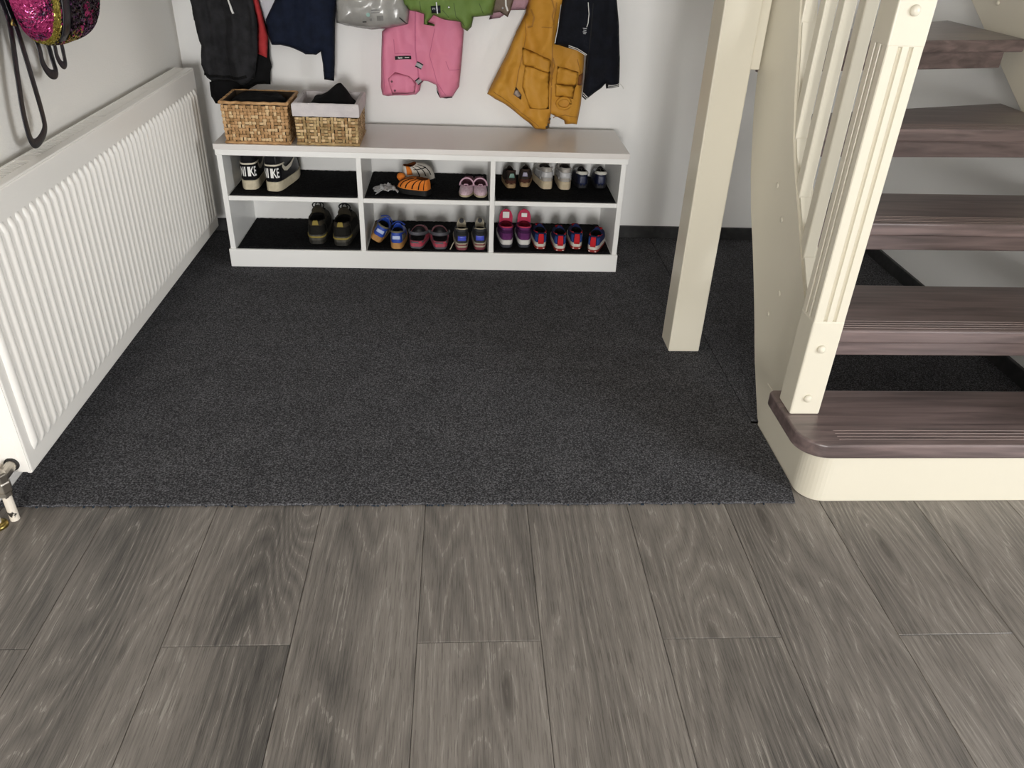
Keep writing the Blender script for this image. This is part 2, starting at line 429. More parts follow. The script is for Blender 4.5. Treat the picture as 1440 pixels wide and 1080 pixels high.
# balusters standing on the stringer
bz = [(1.783, .469), (1.886, .590), (1.985, .728), (2.089, .913)]
for y, z in bz:
    x = sx(y) + .0035
    G().box(x, x + .031, y, y + .033, z - .045, 1.75).obj('baluster', cream, stairs, bevel=.0035, loc=SO, seg=2)
# filler strips between the balusters along the stringer's top edge
ends = [1.66] + [b[0] for b in bz] + [2.19]
ty, tz = T_[:, 0], T_[:, 1]
for i in range(len(ends) - 1):
    a = ends[i] + (.033 if i else 0); b_ = ends[i + 1]
    ys = np.linspace(a, b_, 6); g = G(); vv = []
    for y in ys:
        z = float(np.interp(y, ty, tz)); x = sx(y) + .006
        vv += [(x, y, z - .004), (x + .033, y, z - .004), (x + .033, y - .004, z + .009), (x, y - .004, z + .009)]
    ff = [(0, 1, 2, 3), (20, 23, 22, 21)]
    for k in range(5):
        for j in range(4): ff.append((k * 4 + j, k * 4 + 4 + j, k * 4 + 4 + (j + 1) % 4, k * 4 + (j + 1) % 4))
    g.add(vv, ff).obj('filler_strip', cream, stairs, loc=SO)

# support post
post = tag(empty('support_post', (.727, 2.265, .0065)), 'square cream support post standing on the carpet beside the stairs', 'post')
PO = (-.727, -2.265, -.0065)
G().box(.6755, .7765, 2.213, 2.314, .0065, CE - .001).obj('post_shaft', cream, post, bevel=.004, loc=PO)
G().box(.7767, .8040, 2.226, 2.268, .872, CE - .01).obj('spacer_block', cream, post, bevel=.003, loc=PO)

# ------------------------------------------------------------------ radiator
rad = tag(empty('radiator', (-1.0, 2.27, .083)), 'white ribbed panel radiator on the wall beside the shoe bench', 'radiator')
RO = (1.0, -2.27, -.083)
Y0, Y1, Z0, Z1, XF, XB = 1.473, 3.076, .086, .678, -.966, -1.034
G().box(XF - .012, XF, Y0, Y1, Z0, Z1).obj('front_panel', rad_m, rad, bevel=.004, loc=RO)
G().box(XB, XB + .012, Y0, Y1, Z0, Z1 - .004).obj('back_panel', rad_m, rad, bevel=.003, loc=RO)
for y in (Y0 - .002, Y1 - .001):
    sp = G().box(XB + .001, XF - .002, y, y + .003, Z0 + .006, Z1 + .002).obj('side_cover', rad_m, rad, bevel=.001, loc=RO)
    G().box(XB + .014, XF - .018, y - .0012, y + .0042, Z0 + .045, Z0 + .10).obj('panel_emboss', rad_m, sp, bevel=.001)
# pressed ribs
NR = 47; pit = (Y1 - Y0 - .05) / NR
rv = []; rf = []; prof = [(-.0125, 0), (-.0105, .0045), (-.006, .0082), (0, .0095), (.006, .0082), (.0105, .0045), (.0125, 0)]
za, zb = Z0 + .042, Z1 - .062
lev = [(za, 0), (za + .006, .5), (za + .02, 1), (zb - .02, 1), (zb - .006, .5), (zb, 0)]
for z, k in lev:
    for yy, dd in prof: rv.append((dd * k, yy * (.55 + .45 * k), z))
for i in range(len(lev) - 1):
    for j in range(6): a = i * 7 + j; rf.append((a, a + 1, a + 8, a + 7))
rg = G().add(rv, rf); rme = rg.mesh('rib', True, fix=False); rme.materials.append(rad_m)
bm = bmesh.new(); bm.from_mesh(rme); bmesh.ops.recalc_face_normals(bm, faces=bm.faces)
if sum(f_.normal.x for f_ in bm.faces) < 0: bmesh.ops.reverse_faces(bm, faces=bm.faces)
bm.to_mesh(rme); bm.free()
for i in range(NR):
    o = link('rib', rme, None, rad, (XF + RO[0], Y0 + .025 + pit * (i + .5) + RO[1], RO[2]))
# top grille
gr = G().box(XF - .026, XF - .002, Y0 + .002, Y1 - .002, Z1 - .001, Z1 + .004).box(XB + .001, XB + .008, Y0 + .002, Y1 - .002, Z1 - .001, Z1 + .004)
go = gr.obj('top_grille', rad_m, rad, bevel=.0015, loc=RO)
g = G(); yy = Y0 + .01
while yy < Y1 - .012:
    g.box(XB + .007, XF - .024, yy, yy + .0056, Z1 - .001, Z1 + .003); yy += .0118
for y in (Y0 + .40, Y0 + .80, Y0 + 1.2): g.box(XB + .007, XF - .024, y, y + .04, Z1 - .001, Z1 + .0034)
tag(g.obj('grille_slats', rad_m, go), kind='stuff')
# valve and pipe
chrome = mat('brushed_nickel', 'b8b2a8', 0.28, 0.5, metal=1.0)
brass = mat('brass', 'b09a5a', 0.3, 0.5, metal=1.0)
peel = mat('peeling_white_paint', '2a2622', 0.6, var=(55, 'e6ddcf', 0.40, 0.44))
vx, vy = -1.002, 1.418
vb = G().lathe([(.015, .070), (.015, .082), (.018, .084), (.018, .106), (.0165, .109), (.0165, .128), (.012, .132)], (vx, vy, 0), n=6).obj('valve_body', chrome, rad, bevel=.0015, loc=RO)
G().tube([(vx, vy, .112), (vx, vy + .03, .114), (vx, Y0 - .006, .115)], .0125, 12).obj('valve_union', chrome, vb)
G().lathe([(.0165, 0), (.0165, .004), (.013, .005)], (vx, Y0 - .001, .115), n=20, axis='Y').obj('gasket_ring', mat('dark_rubber', '23211f', 0.6), vb)
G().lathe([(.010, .0), (.010, .072)], (vx, vy, 0), n=14).obj('feed_pipe', peel, rad, smooth=False, loc=RO)
vx2 = -1.028
G().tube([(vx2, 1.395, .0), (vx2, 1.395, .07), (vx2, 1.40, .10), (vx2, 1.475, .108)], .009, 12).obj('return_pipe', peel, rad, loc=RO)
G().lathe([(.022, 0), (.020, .006), (.012, .010)], (vx2, 1.395, 0), n=20).obj('pipe_rosette', brass, rad, smooth=True, loc=RO)

# ------------------------------------------------------------------ shoe bench
bench = tag(empty('shoe_bench', (-.13, 3.02, .0065)), 'white laminate shoe bench with six open cubbies against the wall', 'bench')
BO = (.13, -3.02, -.0065)
BX0, BX1, BY0, BY1 = -.874, .613, 2.855, 3.205
def bpart(name, b, bev=.0015, mt=white_l): return G().box(*b).obj(name, mt, bench, bevel=bev, loc=BO)
bpart('bench_top', (BX0, BX1, BY0, BY1, .4505, .470), .0015, white_top)
bpart('under_top', (BX0 + .003, BX1 - .003, BY0 + .003, BY1, .430, .4503))
bpart('side_panel', (BX0 + .006, BX0 + .025, BY0 + .006, BY1, .077, .430))
bpart('side_panel', (BX1 - .026, BX1 - .007, BY0 + .006, BY1, .077, .430))
DV = ((-.3795, -.361), (.1065, .1245))
for a, b_ in DV: bpart('divider', (a, b_, BY0 + .006, BY1 - .012, .077, .430))
cells = ((BX0 + .025, DV[0][0]), (DV[0][1], DV[1][0]), (DV[1][1], BX1 - .026))
for a, b_ in cells: bpart('shelf', (a, b_, BY0 + .008, BY1 - .012, .264, .281))
bpart('back_panel', (BX0 + .025, BX1 - .026, BY1 - .012, BY1 - .002, .077, .430))
bpart('bottom_board', (BX0 + .004, BX1 - .004, BY0 + .004, BY1, .060, .077))
bpart('plinth', (BX0, BX1 - .003, BY0 + .001, BY0 + .019, .0067, .0765), .002)
bpart('plinth_return', (BX0, BX0 + .018, BY0 + .019, BY1, .0067, .060))
bpart('plinth_return', (BX1 - .021, BX1 - .003, BY0 + .019, BY1, .0067, .060))

# curly black mats in the cubbies
mat_names = ['cubby under the high-top sneakers', 'cubby under the pink ballerinas', 'cubby under the silver sneakers',
             'cubby under the muddy shoes', 'cubby under the pink clogs', 'cubby under the purple sneakers']
for r, zf in enumerate((.281, .077)):
    for ci, (a, b_) in enumerate(cells):
        x0, x1 = a + .004, b_ - .004; y0, y1 = BY0 + (.014 if r == 0 else .010), BY1 - .016
        nx = int((x1 - x0) / .005); ny = int((y1 - y0) / .005)
        v = []; f = []
        for j in range(ny + 1):
            for i in range(nx + 1):
                x = x0 + (x1 - x0) * i / nx; y = y0 + (y1 - y0) * j / ny
                edge = i in (0, nx) or j in (0, ny)
                h = .0055 + .0022 * noise.noise((x * 110, y * 110, ci + r * 9)) + .001 * random.random()
                if j == 0: y += .002 * noise.noise((x * 40, 3, ci))
                v.append((x, y, zf + (.002 if edge else h)))
        n1 = len(v)
        for j in range(ny):
            for i in range(nx):
                k = j * (nx + 1) + i; f.append((k, k + 1, k + nx + 2, k + nx + 1))
        v += [(x0, y0, zf), (x1, y0, zf), (x1, y1, zf), (x0, y1, zf)]
        f += [(n1 + 3, n1 + 2, n1 + 1, n1)]
        f.append(tuple([n1, n1 + 1] + list(range(nx, -1, -1))))
        f.append(tuple([n1 + 1, n1 + 2] + list(range(n1 - 1, nx - 1, -(nx + 1)))))
        f.append(tuple([n1 + 2, n1 + 3] + list(range(n1 - 1 - nx, n1))))
        f.append(tuple([n1 + 3, n1] + list(range(0, n1 - nx, nx + 1))))
        o = G().add(v, f).obj('cubby_mat', curl_m, None, smooth=True)
        tag(o, 'black curly mat lining the ' + mat_names[r * 3 + ci], 'mat', 'mats in the bench cubbies')

# ------------------------------------------------------------------ shoes
def interp(t, a, b): return float(np.interp(t, a, b))
def sgnpow(s, p): return math.copysign(abs(s) ** p, s)
def pfill(poly, res):
    """triangulate a 2-D polygon with interior points"""
    P = np.array(poly); n = len(P)
    lo, hi = P.min(0), P.max(0); pts = [Vector(p) for p in poly]
    edges = [(i, (i + 1) % n) for i in range(n)]
    x = P[:, 0]; y = P[:, 1]; x2 = np.roll(x, -1); y2 = np.roll(y, -1)
    j = 0; yy = lo[1] + res / 2
    while yy < hi[1]:
        xx = lo[0] + res / 2 + (res / 2 if j % 2 else 0)
        while xx < hi[0]:
            c = ((y > yy) != (y2 > yy)) & (xx < (x2 - x) * (yy - y) / (y2 - y + 1e-12) + x)
            if c.sum() % 2:
                dx, dy = x2 - x, y2 - y; t = np.clip(((xx - x) * dx + (yy - y) * dy) / (dx * dx + dy * dy + 1e-12), 0, 1)
                if np.hypot(xx - x - t * dx, yy - y - t * dy).min() > res * .45: pts.append(Vector((xx, yy)))
            xx += res
        yy += res * .87; j += 1
    vs, es, fs, _, _, _ = delaunay_2d_cdt(pts, edges, [], 1, 1e-7)
    return [tuple(v) for v in vs], [tuple(f) for f in fs]

class Shoe:
    def __init__(s, L, W, Hh, Hs, Hv, sh, cw=.62, throat=.50, toe=.0):
        s.L, s.W, s.Hh, s.Hs, s.Hv, s.sh, s.cw, s.throat, s.toe = L, W, Hh, Hs, Hv, sh, cw, throat, toe
    def plan(s, th, k=1.0):
        t = (1 - math.cos(th)) / 2
        g = interp(t, [0, .1, .3, .68, .9, 1], [.84, .84, .82, 1, .94, .86])
        x = s.W / 2 * g * sgnpow(math.sin(th), .46 if t < .5 else .62) * k
        return x, s.L / 2 + (s.L * t - s.L / 2) * (1 - (1 - k) * s.W / s.L)
    def S(s, th, v):
        t = (1 - math.cos(th)) / 2
        xb, yb = s.plan(th, .95)
        xr = s.W * s.cw / 2 * sgnpow(math.sin(th), .6 if t < .5 else .75); yr = .04 * s.L + (s.throat - .04) * s.L * t
        zr = interp(t, [0, .1, .45, .8, 1], [s.Hh, s.Hh, s.Hs, (s.Hs + s.Hv) / 2, s.Hv])
        z0 = s.sh * .75 + s.toe * max(0, t - .7) / .3
        a = v * PI / 2; c = 1 - math.cos(a)
        return Vector((xb + (xr - xb) * c, yb + (yr - yb) * c, z0 + (zr - z0) * math.sin(a) ** .85))
    def N(s, th, v):
        e = .01
        a = s.S(th + e, v) - s.S(th - e, v); b = s.S(th, min(v + e, 1)) - s.S(th, max(v - e, 0))
        n = a.cross(b)
        return n.normalized() if n.length > 1e-12 else Vector((0, 0, 1))
    def upper(s, n=44, mv=10):
        g = G(); v = []; f = []
        for j in range(mv + 1):
            for i in range(n): v.append(s.S(2 * PI * i / n - PI, j / mv))
        for j in range(mv):
            for i in range(n): a = j * n + i; b = j * n + (i + 1) % n; f.append((a, b, b + n, a + n))
        return g.add(v, f)
    def lining(s, n=44, drop=.75):
        g = G(); v = []; f = []; mid = Vector((0, (.04 + s.throat) / 2 * s.L, 0))
        for k, (sc, dz) in enumerate(((1.0, 0.0), (.93, .002), (.86, -.004), (.84, -.35 * drop), (.9, -drop))):
            for i in range(n):
                p = s.S(2 * PI * i / n - PI, 1); z = p.z
                q = Vector((p.x * sc, mid.y + (p.y - mid.y) * sc, z))
                q.z = z + dz if k < 3 else s.sh + (z - s.sh) * (1 + dz) * .97
                v.append(q)
        for j in range(4):
            for i in range(n): a = j * n + i; b = j * n + (i + 1) % n; f.append((a, b, b + n, a + n))
        f.append(tuple(range(4 * n, 5 * n)))
        return g.add(v, f)
    def solid(s, z0f, z1f, k=1.03, n=44):
        """band of sole between two height functions of t"""
        g = G(); v = []; f = []
        for hf, kk in ((z0f, k * .97), (z0f, k * .985), (z1f, k)):
            for i in range(n):
                th = 2 * PI * i / n - PI; t = (1 - math.cos(th)) / 2; x, y = s.plan(th, kk)
                v.append((x, y, hf(t) + (.0 if kk == k * .97 else .0012 if hf is z0f else 0)))
        for j in range(2):
            for i in range(n): a = j * n + i; b = j * n + (i + 1) % n; f.append((a, b, b + n, a + n))
        f.append(tuple(range(n))[::-1]); f.append(tuple(range(2 * n, 3 * n)))
        return g.add(v, f)
    def patch(s, a0, a1, v0, v1, off=.0016, n=14, mv=5, taper=0):
        g = G(); v = []; f = []
        for o_ in (off, -.0005):
            for j in range(mv + 1):
                vv = v0 + (v1 - v0) * j / mv; q = 1 - taper * j / mv; c = (a0 + a1) / 2
                for i in range(n + 1):
                    th = c + ((a0 + (a1 - a0) * i / n) - c) * q
                    v.append(s.S(th, vv) + s.N(th, vv) * o_)
        K = (n + 1) * (mv + 1)
        for j in range(mv):
            for i in range(n):
                a = j * (n + 1) + i; f.append((a, a + 1, a + n + 2, a + n + 1)); f.append((K + a, K + a + n + 1, K + a + n + 2, K + a + 1))
        rim = list(range(n + 1)) + [j * (n + 1) + n for j in range(1, mv + 1)] + [mv * (n + 1) + i for i in range(n - 1, -1, -1)] + [j * (n + 1) for j in range(mv - 1, 0, -1)]
        for i in range(len(rim)):
            a, b = rim[i], rim[(i + 1) % len(rim)]; f.append((a, K + a, K + b, b))
        return g.add(v, f)
    def decal(s, poly, fn, off=.0022, res=.02):
        """polygon in a 2-D chart, fn maps chart -> (theta, v)"""
        vs, fs = pfill(poly, res); n = len(vs); v = []
        for o_ in (off, .0002):
            for p in vs:
                th, vv = fn(*p); v.append(s.S(th, vv) + s.N(th, vv) * o_)
        return G().add(v, fs)   if off < 0 else G().add(v[:n], fs)

def rubber(name, c, c2=None): return mat(name, c, .55, .4, var=(60, c2, .35, .75) if c2 else None)
def leather(name, c, c2=None, r=.42): return mat(name, c, r, .5, bump=(90, .25), var=(35, c2, .35, .75) if c2 else None)
def textile(name, c, c2=None): return mat(name, c, .85, .2, bump=(320, .5), var=(30, c2, .35, .7) if c2 else None)

def make_shoe(label, group, loc, yaw, dims, up, sole, lining, outsole=None, patches=(), tongue=None, roll=0, laces=None, name='sneaker', scale=1.0, mirror=False):
    L, W, Hh, Hs, Hv, sh = dims[:6]
    kw = dims[6] if len(dims) > 6 else {}
    S = Shoe(L, W, Hh, Hs, Hv, sh, **kw)
    root = tag(empty(name, loc, (0, roll, math.radians(yaw))), label, 'shoe', group)
    toe = S.toe
    def low(t): return toe * max(0, t - .7) / .3
    def topf(t): return sh * (1.0 + .12 * (1 - t)) + toe * max(0, t - .7) / .3
    oh = sh * .42 if outsole else 0
    if outsole:
        S.solid(low, lambda t: low(t) + oh, 1.0).obj('outsole', outsole, root, smooth=False)
    S.solid(lambda t: low(t) + oh, topf, 1.02).obj('midsole' if outsole else 'sole', sole, root, smooth=False)
    S.upper().obj('upper', up, root, smooth=True)
    S.lining().obj('lining', lining, root, smooth=True)
    for p in patches:
        nm, a0, a1, v0, v1, mt = p[:6]; off = p[6] if len(p) > 6 else .0018; tp = p[7] if len(p) > 7 else 0
        S.patch(a0, a1, v0, v1, off, taper=tp).obj(nm, mt, root, smooth=True)
    if tongue:
        th_, tw, tm = tongue[:3]; lean = tongue[3] if len(tongue) > 3 else .12
        y = S.throat * L; v = []; f = []; n = 6; mrow = 6
        for o_ in (0, .005):
            for j in range(mrow + 1):
                q = j / mrow; z = Hv - .008 + (th_ + .008) * q
                for i in range(n + 1):
                    u = i / n * 2 - 1; wd = tw / 2 * (1 - .25 * max(0, q - .7) / .3)
                    v.append((u * wd, y - .006 - lean * L * q * .5 + .010 * (1 - u * u) + o_, z - .004 * u * u + (.004 * (1 - u * u) if j == mrow else 0)))
        K = (n + 1) * (mrow + 1)
        for j in range(mrow):
            for i in range(n):
                a = j * (n + 1) + i; f.append((a, a + 1, a + n + 2, a + n + 1)); f.append((K + a, K + a + n + 1, K + a + n + 2, K + a + 1))
        rim = list(range(n + 1)) + [j * (n + 1) + n for j in range(1, mrow + 1)] + [mrow * (n + 1) + i for i in range(n - 1, -1, -1)] + [j * (n + 1) for j in range(mrow - 1, 0, -1)]
        for i in range(len(rim)):
            a, b = rim[i], rim[(i + 1) % len(rim)]; f.append((a, K + a, K + b, b))
        G().add(v, f).obj('tongue', tm, root, smooth=True)
    if laces:
        for k in range(4):
            y = (S.throat + .05 + .055 * k) * L
            pts = []
            for i in range(7):
                th = PI + (i - 3) / 3 * .42
                pts.append(S.S(th, .95 - .10 * k) + Vector((0, 0, .003)))
            G().tube(pts, .0024, 6).obj('lace', laces, root, smooth=True)
    return root, S

UZ, LZ = .2885, .0845       # tops of the cubby mats
blk = leather('black_leather', '141315', '232225'); blkt = textile('black_textile', '0f0f11', '1b1b1e')
offw = rubber('offwhite_rubber', 'cfc5ac', 'b9ae93'); sail = leather('sail_leather', 'd8d0bd')
dark_in = textile('dark_lining', '121214'); whitep = mat('white_print', 'f0efec', .5)
# --- black high-tops with NIKE on the heel
def text_mesh(s, bold=.0):
    cu = bpy.data.curves.new('txt', 'FONT'); cu.body = s; cu.align_x = 'CENTER'; cu.align_y = 'CENTER'; cu.offset = bold; cu.resolution_u = 3
    ob = bpy.data.objects.new('txt', cu); COL.objects.link(ob)
    bpy.context.view_layer.update()
    me = ob.evaluated_get(bpy.context.evaluated_depsgraph_get()).to_mesh()
    v = [tuple(p.co) for p in me.vertices]; f = [tuple(p.vertices) for p in me.polygons]
    bpy.data.objects.remove(ob); bpy.data.curves.remove(cu)
    return v, f
tv, tf = text_mesh('NIKE', .016)
tw_ = max(p[0] for p in tv) - min(p[0] for p in tv); th_ = max(p[1] for p in tv) - min(p[1] for p in tv)
SW = [(0, .52), (.10, .30), (.30, .20), (.55, .30), (1.0, .80), (.55, .52), (.32, .44), (.2, .47), (.12, .62), (.05, .75)]
for (label, loc, yaw) in (('black high-top sneaker with white NIKE heel lettering, nearest the bench side panel', (-.779, 2.915, UZ), 6),
                          ('black high-top sneaker with white NIKE heel lettering, toe turned out showing a swoosh', (-.694, 2.900, UZ), -7)):
    root, S = make_shoe(label, 'black high-top sneakers', loc, yaw, (.262, .090, .135, .130, .118, .031, dict(throat=.46, cw=.66)), blk, offw, dark_in,
        patches=[('heel_panel', -.62, .62, .06, .38, blkt, .0022), ('cream_trim', -1.0, 1.0, .385, .425, sail, .0030), ('collar_pad', -1.6, 1.6, .72, .97, blk, .005),
                 ('heel_tab', -.22, .22, .45, .93, blkt, .006), ('toe_cap', PI - .8, PI + .8, .05, .3, blk, .002)],
        tongue=(.014, .05, blk), laces=textile('black_lace', '1a1a1c'), name='high_top_sneaker')
    v = []
    for x, y, z in tv:
        th = x / tw_ * .80; vv = .215 + y / th_ * .21
        v.append(S.S(th, vv) + S.N(th, vv) * .0042)
    G().add(v, tf).obj('heel_lettering', whitep, root)
    for sg in (1, -1):
        S.decal(SW, lambda a, b: (sg * (.72 + a * 1.25), .10 + b * .42), .0042, .05).obj('swoosh', sail, root)

# --- worn dark walking shoes
olive = textile('muddy_olive', '2b2720', '403a2e'); mud = rubber('muddy_rubber', '3a3832', '5c594f'); ylw = textile('yellow_trim', '8f7f43')
for (label, x, y, yaw) in (('muddy dark outdoor shoe with yellow heel tab, away from the divider', -.552, 2.900, 3), ('muddy dark outdoor shoe with yellow heel tab, beside the divider', -.457, 2.885, -1)):
    root, S = make_shoe(label, 'muddy outdoor shoes', (x, y, LZ), yaw, (.265, .094, .088, .075, .080, .034, dict(throat=.5, cw=.62)), olive, mud, dark_in,
        outsole=rubber('dark_outsole', '24231f', '3b3933'),
        patches=[('heel_counter', -.8, .8, .05, .5, textile('dark_overlay', '1c1b18'), .002), ('yellow_piping', -.9, .9, .0, .045, ylw, .0045), ('side_overlay', .9, 1.8, .05, .75, MATS['dark_overlay'], .002), ('side_overlay', -1.8, -.9, .05, .75, MATS['dark_overlay'], .002)],
        tongue=(.03, .05, olive), laces=MATS['black_lace'], name='outdoor_shoe')
    S.patch(-.10, .10, .55, 1.0, .005).obj('pull_tab', ylw, root, smooth=True)
    for sx_ in (-1, 1):
        pts = [(sx_ * (.006 + .016 * math.sin(a)), .135 + .004 * math.sin(2 * a), .095 + .014 * (1 - math.cos(a))) for a in np.linspace(.2, 2 * PI - .3, 14)]
        G().tube(pts, .0025, 6).obj('lace_loop', MATS['black_lace'], root, smooth=True)

# --- blue shoes with gum soles
blue = leather('royal_blue', '1d3f9e', '2a52b8', .5); gum = rubber('gum_rubber', 'b98a52', 'a87a45'); gsu = textile('grey_suede', '6b6656'); lblue = mat('pale_patch', 'b9c6ea', .5)
for (label, loc, yaw, roll) in (('blue child shoe with gum sole, tipped against the divider', (-.330, 2.900, LZ + .018), -6, .50), ('blue child shoe with gum sole, standing flat beside its pair', (-.246, 2.866, LZ), -2, 0)):
    root, S = make_shoe(label, 'blue children\'s shoes', loc, yaw, (.165, .066, .066, .052, .055, .021, dict(throat=.52, cw=.66)), blue, gum, dark_in,
        patches=[('collar_trim', -1.5, 1.5, .72, .99, gsu, .003), ('heel_patch', -.25, .25, .25, .46, lblue, .003), ('side_panel', .7, 1.5, .1, .5, gsu, .0018), ('side_panel', -1.5, -.7, .1, .5, gsu, .0018), ('toe_guard', PI - .9, PI + .9, .0, .25, gsu, .002)],
        tongue=(.018, .036, blue), roll=roll, name='child_shoe')
    for k in (0, 1):
        pts = [(-.024 + .048 * i / 8, .085 + .020 * k, .066 + .014 * math.sin(PI * i / 8) - .006 * k) for i in range(9)]
        G().tube(pts, (.006, .0015), 8, flat=(0, .4, 1)).obj('hook_loop_strap', blue, root, smooth=True)

# --- pink and grey clogs
cpk = rubber('clog_pink', 'c4455a', '7d5560'); cgr = rubber('clog_grey', '59595f')
for (label, x, y, yaw) in (('pink and grey clog with heel strap, beside the blue shoe', -.172, 2.872, -6), ('pink and grey clog with heel strap, beside the grey sneaker', -.078, 2.870, 4)):
    root, S = make_shoe(label, 'pink and grey clogs', (x, y, LZ), yaw, (.165, .076, .027, .036, .054, .019, dict(throat=.62, cw=.78)), cpk, cpk, rubber('clog_inside', '1d1b1f'), outsole=cgr,
        patches=[('grey_marbling', -.45, .1, .0, .7, cgr, .0012), ('grey_marbling', .5, .8, .0, .8, cgr, .0012), ('grey_marbling', -1.3, -.9, .1, .9, cgr, .0012), ('rim', -PI + .01, PI - .01, .9, 1.0, rubber('clog_rim', '8d4a58'), .002)], name='clog')
    pts = [(.037 * math.cos(a), .082 - .078 * math.sin(a), .042 + .016 * math.sin(a)) for a in np.linspace(.0, PI, 17)]
    G().tube(pts, (.0018, .007), 8, flat=(0, 0, 1)).obj('heel_strap', cgr, root, smooth=True)
    for sx_ in (-1, 1):
        G().lathe([(.006, -.003), (.006, .003)], n=12).obj('strap_rivet', cgr, root, loc=(sx_ * .038, .082, .042), rot=(0, PI / 2, 0))
    for j in range(3):
        for i in range(4 - j % 2):
            th = PI + (i - (3 - j % 2) / 2) * .30; vv = .42 + .17 * j
            p = S.S(th, vv) + S.N(th, vv) * .0006
            G().lathe([(.0032, -.0005), (.0032, .0006)], n=8).obj('vent_hole', MATS['clog_inside'], root, loc=p, rot=S.N(th, vv).to_track_quat('Z', 'Y').to_euler())

# --- grey sneakers with beige collar
gry = textile('charcoal_mesh', '35363a', '45464b'); beige = textile('beige_trim', 'b5ac98'); bshine = mat('blue_reflector', '4a56c8', .25, .7); redr = rubber('maroon_rubber', '7a3a44')
for (label, x, y, yaw) in (('grey child sneaker with blue heel reflector, trailing a loose lace', .004, 2.862, 2), ('grey child sneaker with blue heel reflector, beside the divider', .073, 2.870, 0)):
    root, S = make_shoe(label, 'grey children\'s sneakers', (x, y, LZ), yaw, (.175, .065, .082, .066, .062, .025, dict(throat=.5, cw=.66)), gry, beige, dark_in, outsole=redr,
        patches=[('collar_rim', -1.7, 1.7, .86, 1.0, beige, .003), ('heel_reflector', -.28, .28, .16, .36, bshine, .003), ('heel_counter', -.75, .75, .42, .6, textile('dark_grey_band', '2a2b2e'), .0018), ('red_heel_inset', -.4, .4, .0, .03, redr, .004)],
        tongue=(.036, .036, beige), laces=beige, name='child_sneaker')
    G().lathe([(.009, -.002), (.009, .002)], n=14).obj('tongue_badge', gry, root, loc=(0, .068, .095), rot=(PI / 2 - .2, 0, 0))
    if 'loose' in label:
        G().tube([(-.028, .02, .03), (-.036, .006, .022), (-.041, .004, .010), (-.046, .0, .004)], .002, 6).obj('loose_lace', beige, root, smooth=True)

# --- purple sneakers
pur = textile('purple_mesh', '5c2a5e', '70376f'); pnk = textile('hot_pink', 'c4405f'); whs = rubber('white_midsole', 'd9d8d4'); dks = rubber('slate_outsole', '3b3d45')
for (label, x, y, yaw) in (('purple sneaker with pink collar and square white tongue label, next to the divider', .178, 2.897, 1), ('purple sneaker with pink collar and white tongue label, next to the red-blue sneakers', .247, 2.900, -1)):
    root, S = make_shoe(label, 'purple sneakers', (x, y, LZ), yaw, (.19, .069, .080, .070, .075, .028, dict(throat=.5, cw=.68)), pur, whs, textile('red_lining', '7c1c30'), outsole=dks,
        patches=[('pink_collar', -1.7, 1.7, .80, 1.0, pnk, .0035), ('heel_band', -.9, .9, .38, .58, textile('deep_purple', '3f1c45'), .0018), ('side_panel', .8, 1.7, .05, .5, MATS['deep_purple'], .0018), ('side_panel', -1.7, -.8, .05, .5, MATS['deep_purple'], .0018)],
        tongue=(.044, .052, pnk, .02), laces=pnk, name='child_sneaker')
    sz = .013 if 'square' in label else .011
    G().box(-sz, sz, -.0012, .0012, -sz * (1.0 if 'square' in label else .75), sz * (1.0 if 'square' in label else .75)).obj('tongue_label', whitep, root, bevel=.001, loc=(0, .089, .102), rot=(.05, 0, 0))

# --- navy and red sneakers, two pairs
nvy = textile('navy_mesh', '1b2145', '26305c'); red = textile('red_mesh', 'c0262f'); wht = rubber('cream_midsole', 'cfc9bf'); rout = rubber('red_outsole', '8e2a24'); lbl = textile('mid_blue', '2e4c8c')
names4 = ('navy sneaker with red heel stripe, beside the purple sneakers', 'navy sneaker with red heel stripe, second from the purple sneakers', 'navy sneaker with red heel stripe, third from the purple sneakers', 'navy sneaker with red heel stripe, toe turned towards the bench side panel')
for label, x, y, yaw in zip(names4, (.310, .384, .451, .510), (2.888, 2.871, 2.894, 2.864), (0, -2, -3, -18)):
    root, S = make_shoe(label, 'navy and red sneakers', (x, y, LZ), yaw, (.175, .064, .064, .054, .058, .024, dict(throat=.52, cw=.66)), nvy, wht, dark_in, outsole=rout,
        patches=[('red_collar', .5, 1.7, .85, 1.0, red, .003), ('red_collar', -1.7, -.5, .85, 1.0, red, .003), ('red_heel_stripe', -.13, .13, .04, .74, red, .0035), ('blue_side', .28, .75, .1, .6, lbl, .002), ('blue_side', -.75, -.28, .1, .6, lbl, .002)],
        tongue=(.012, .036, nvy), laces=red, name='child_sneaker')
    for sx_ in (-.012, .012):
        G().box(-.003, .003, -.001, .001, -.0015, .0015).obj('heel_light', mat('heel_light_lens', 'e9d7cf', .3), root, loc=(sx_, -.0004, .0045))

# --- upper right cubby
brn = textile('dark_brown_suede', '2d2622', '3f3630'); tan = rubber('tan_sole', 'a58a66', '8f7654')
for i, (label, x, y, yaw) in enumerate((('dark brown low shoe with tan sole, next to the divider', .194, 3.000, 4), ('dark brown low shoe with tan sole, next to the silver sneakers', .246, 3.020, -6))):
    root, S = make_shoe(label, 'dark brown shoes', (x, y, UZ), yaw, (.150, .056, .066, .050, .050, .016, dict(throat=.55, cw=.66)), brn, tan, dark_in,
        patches=[('collar_band', -1.5, 1.5, .8, 1.0, textile('brown_band', '4a3b33'), .002), ('heel_base', -1, 1, .02, .18, textile('rust_band', '4a2d24'), .002)], tongue=(.012, .03, brn), name='low_shoe')
    S.patch(-.16, .2, .32, .6, .003, taper=.5).obj('heel_motif', mat('mint_motif' if i == 0 else 'lilac_motif', '6f9488' if i == 0 else '8f8aa0', .4), root, smooth=True)
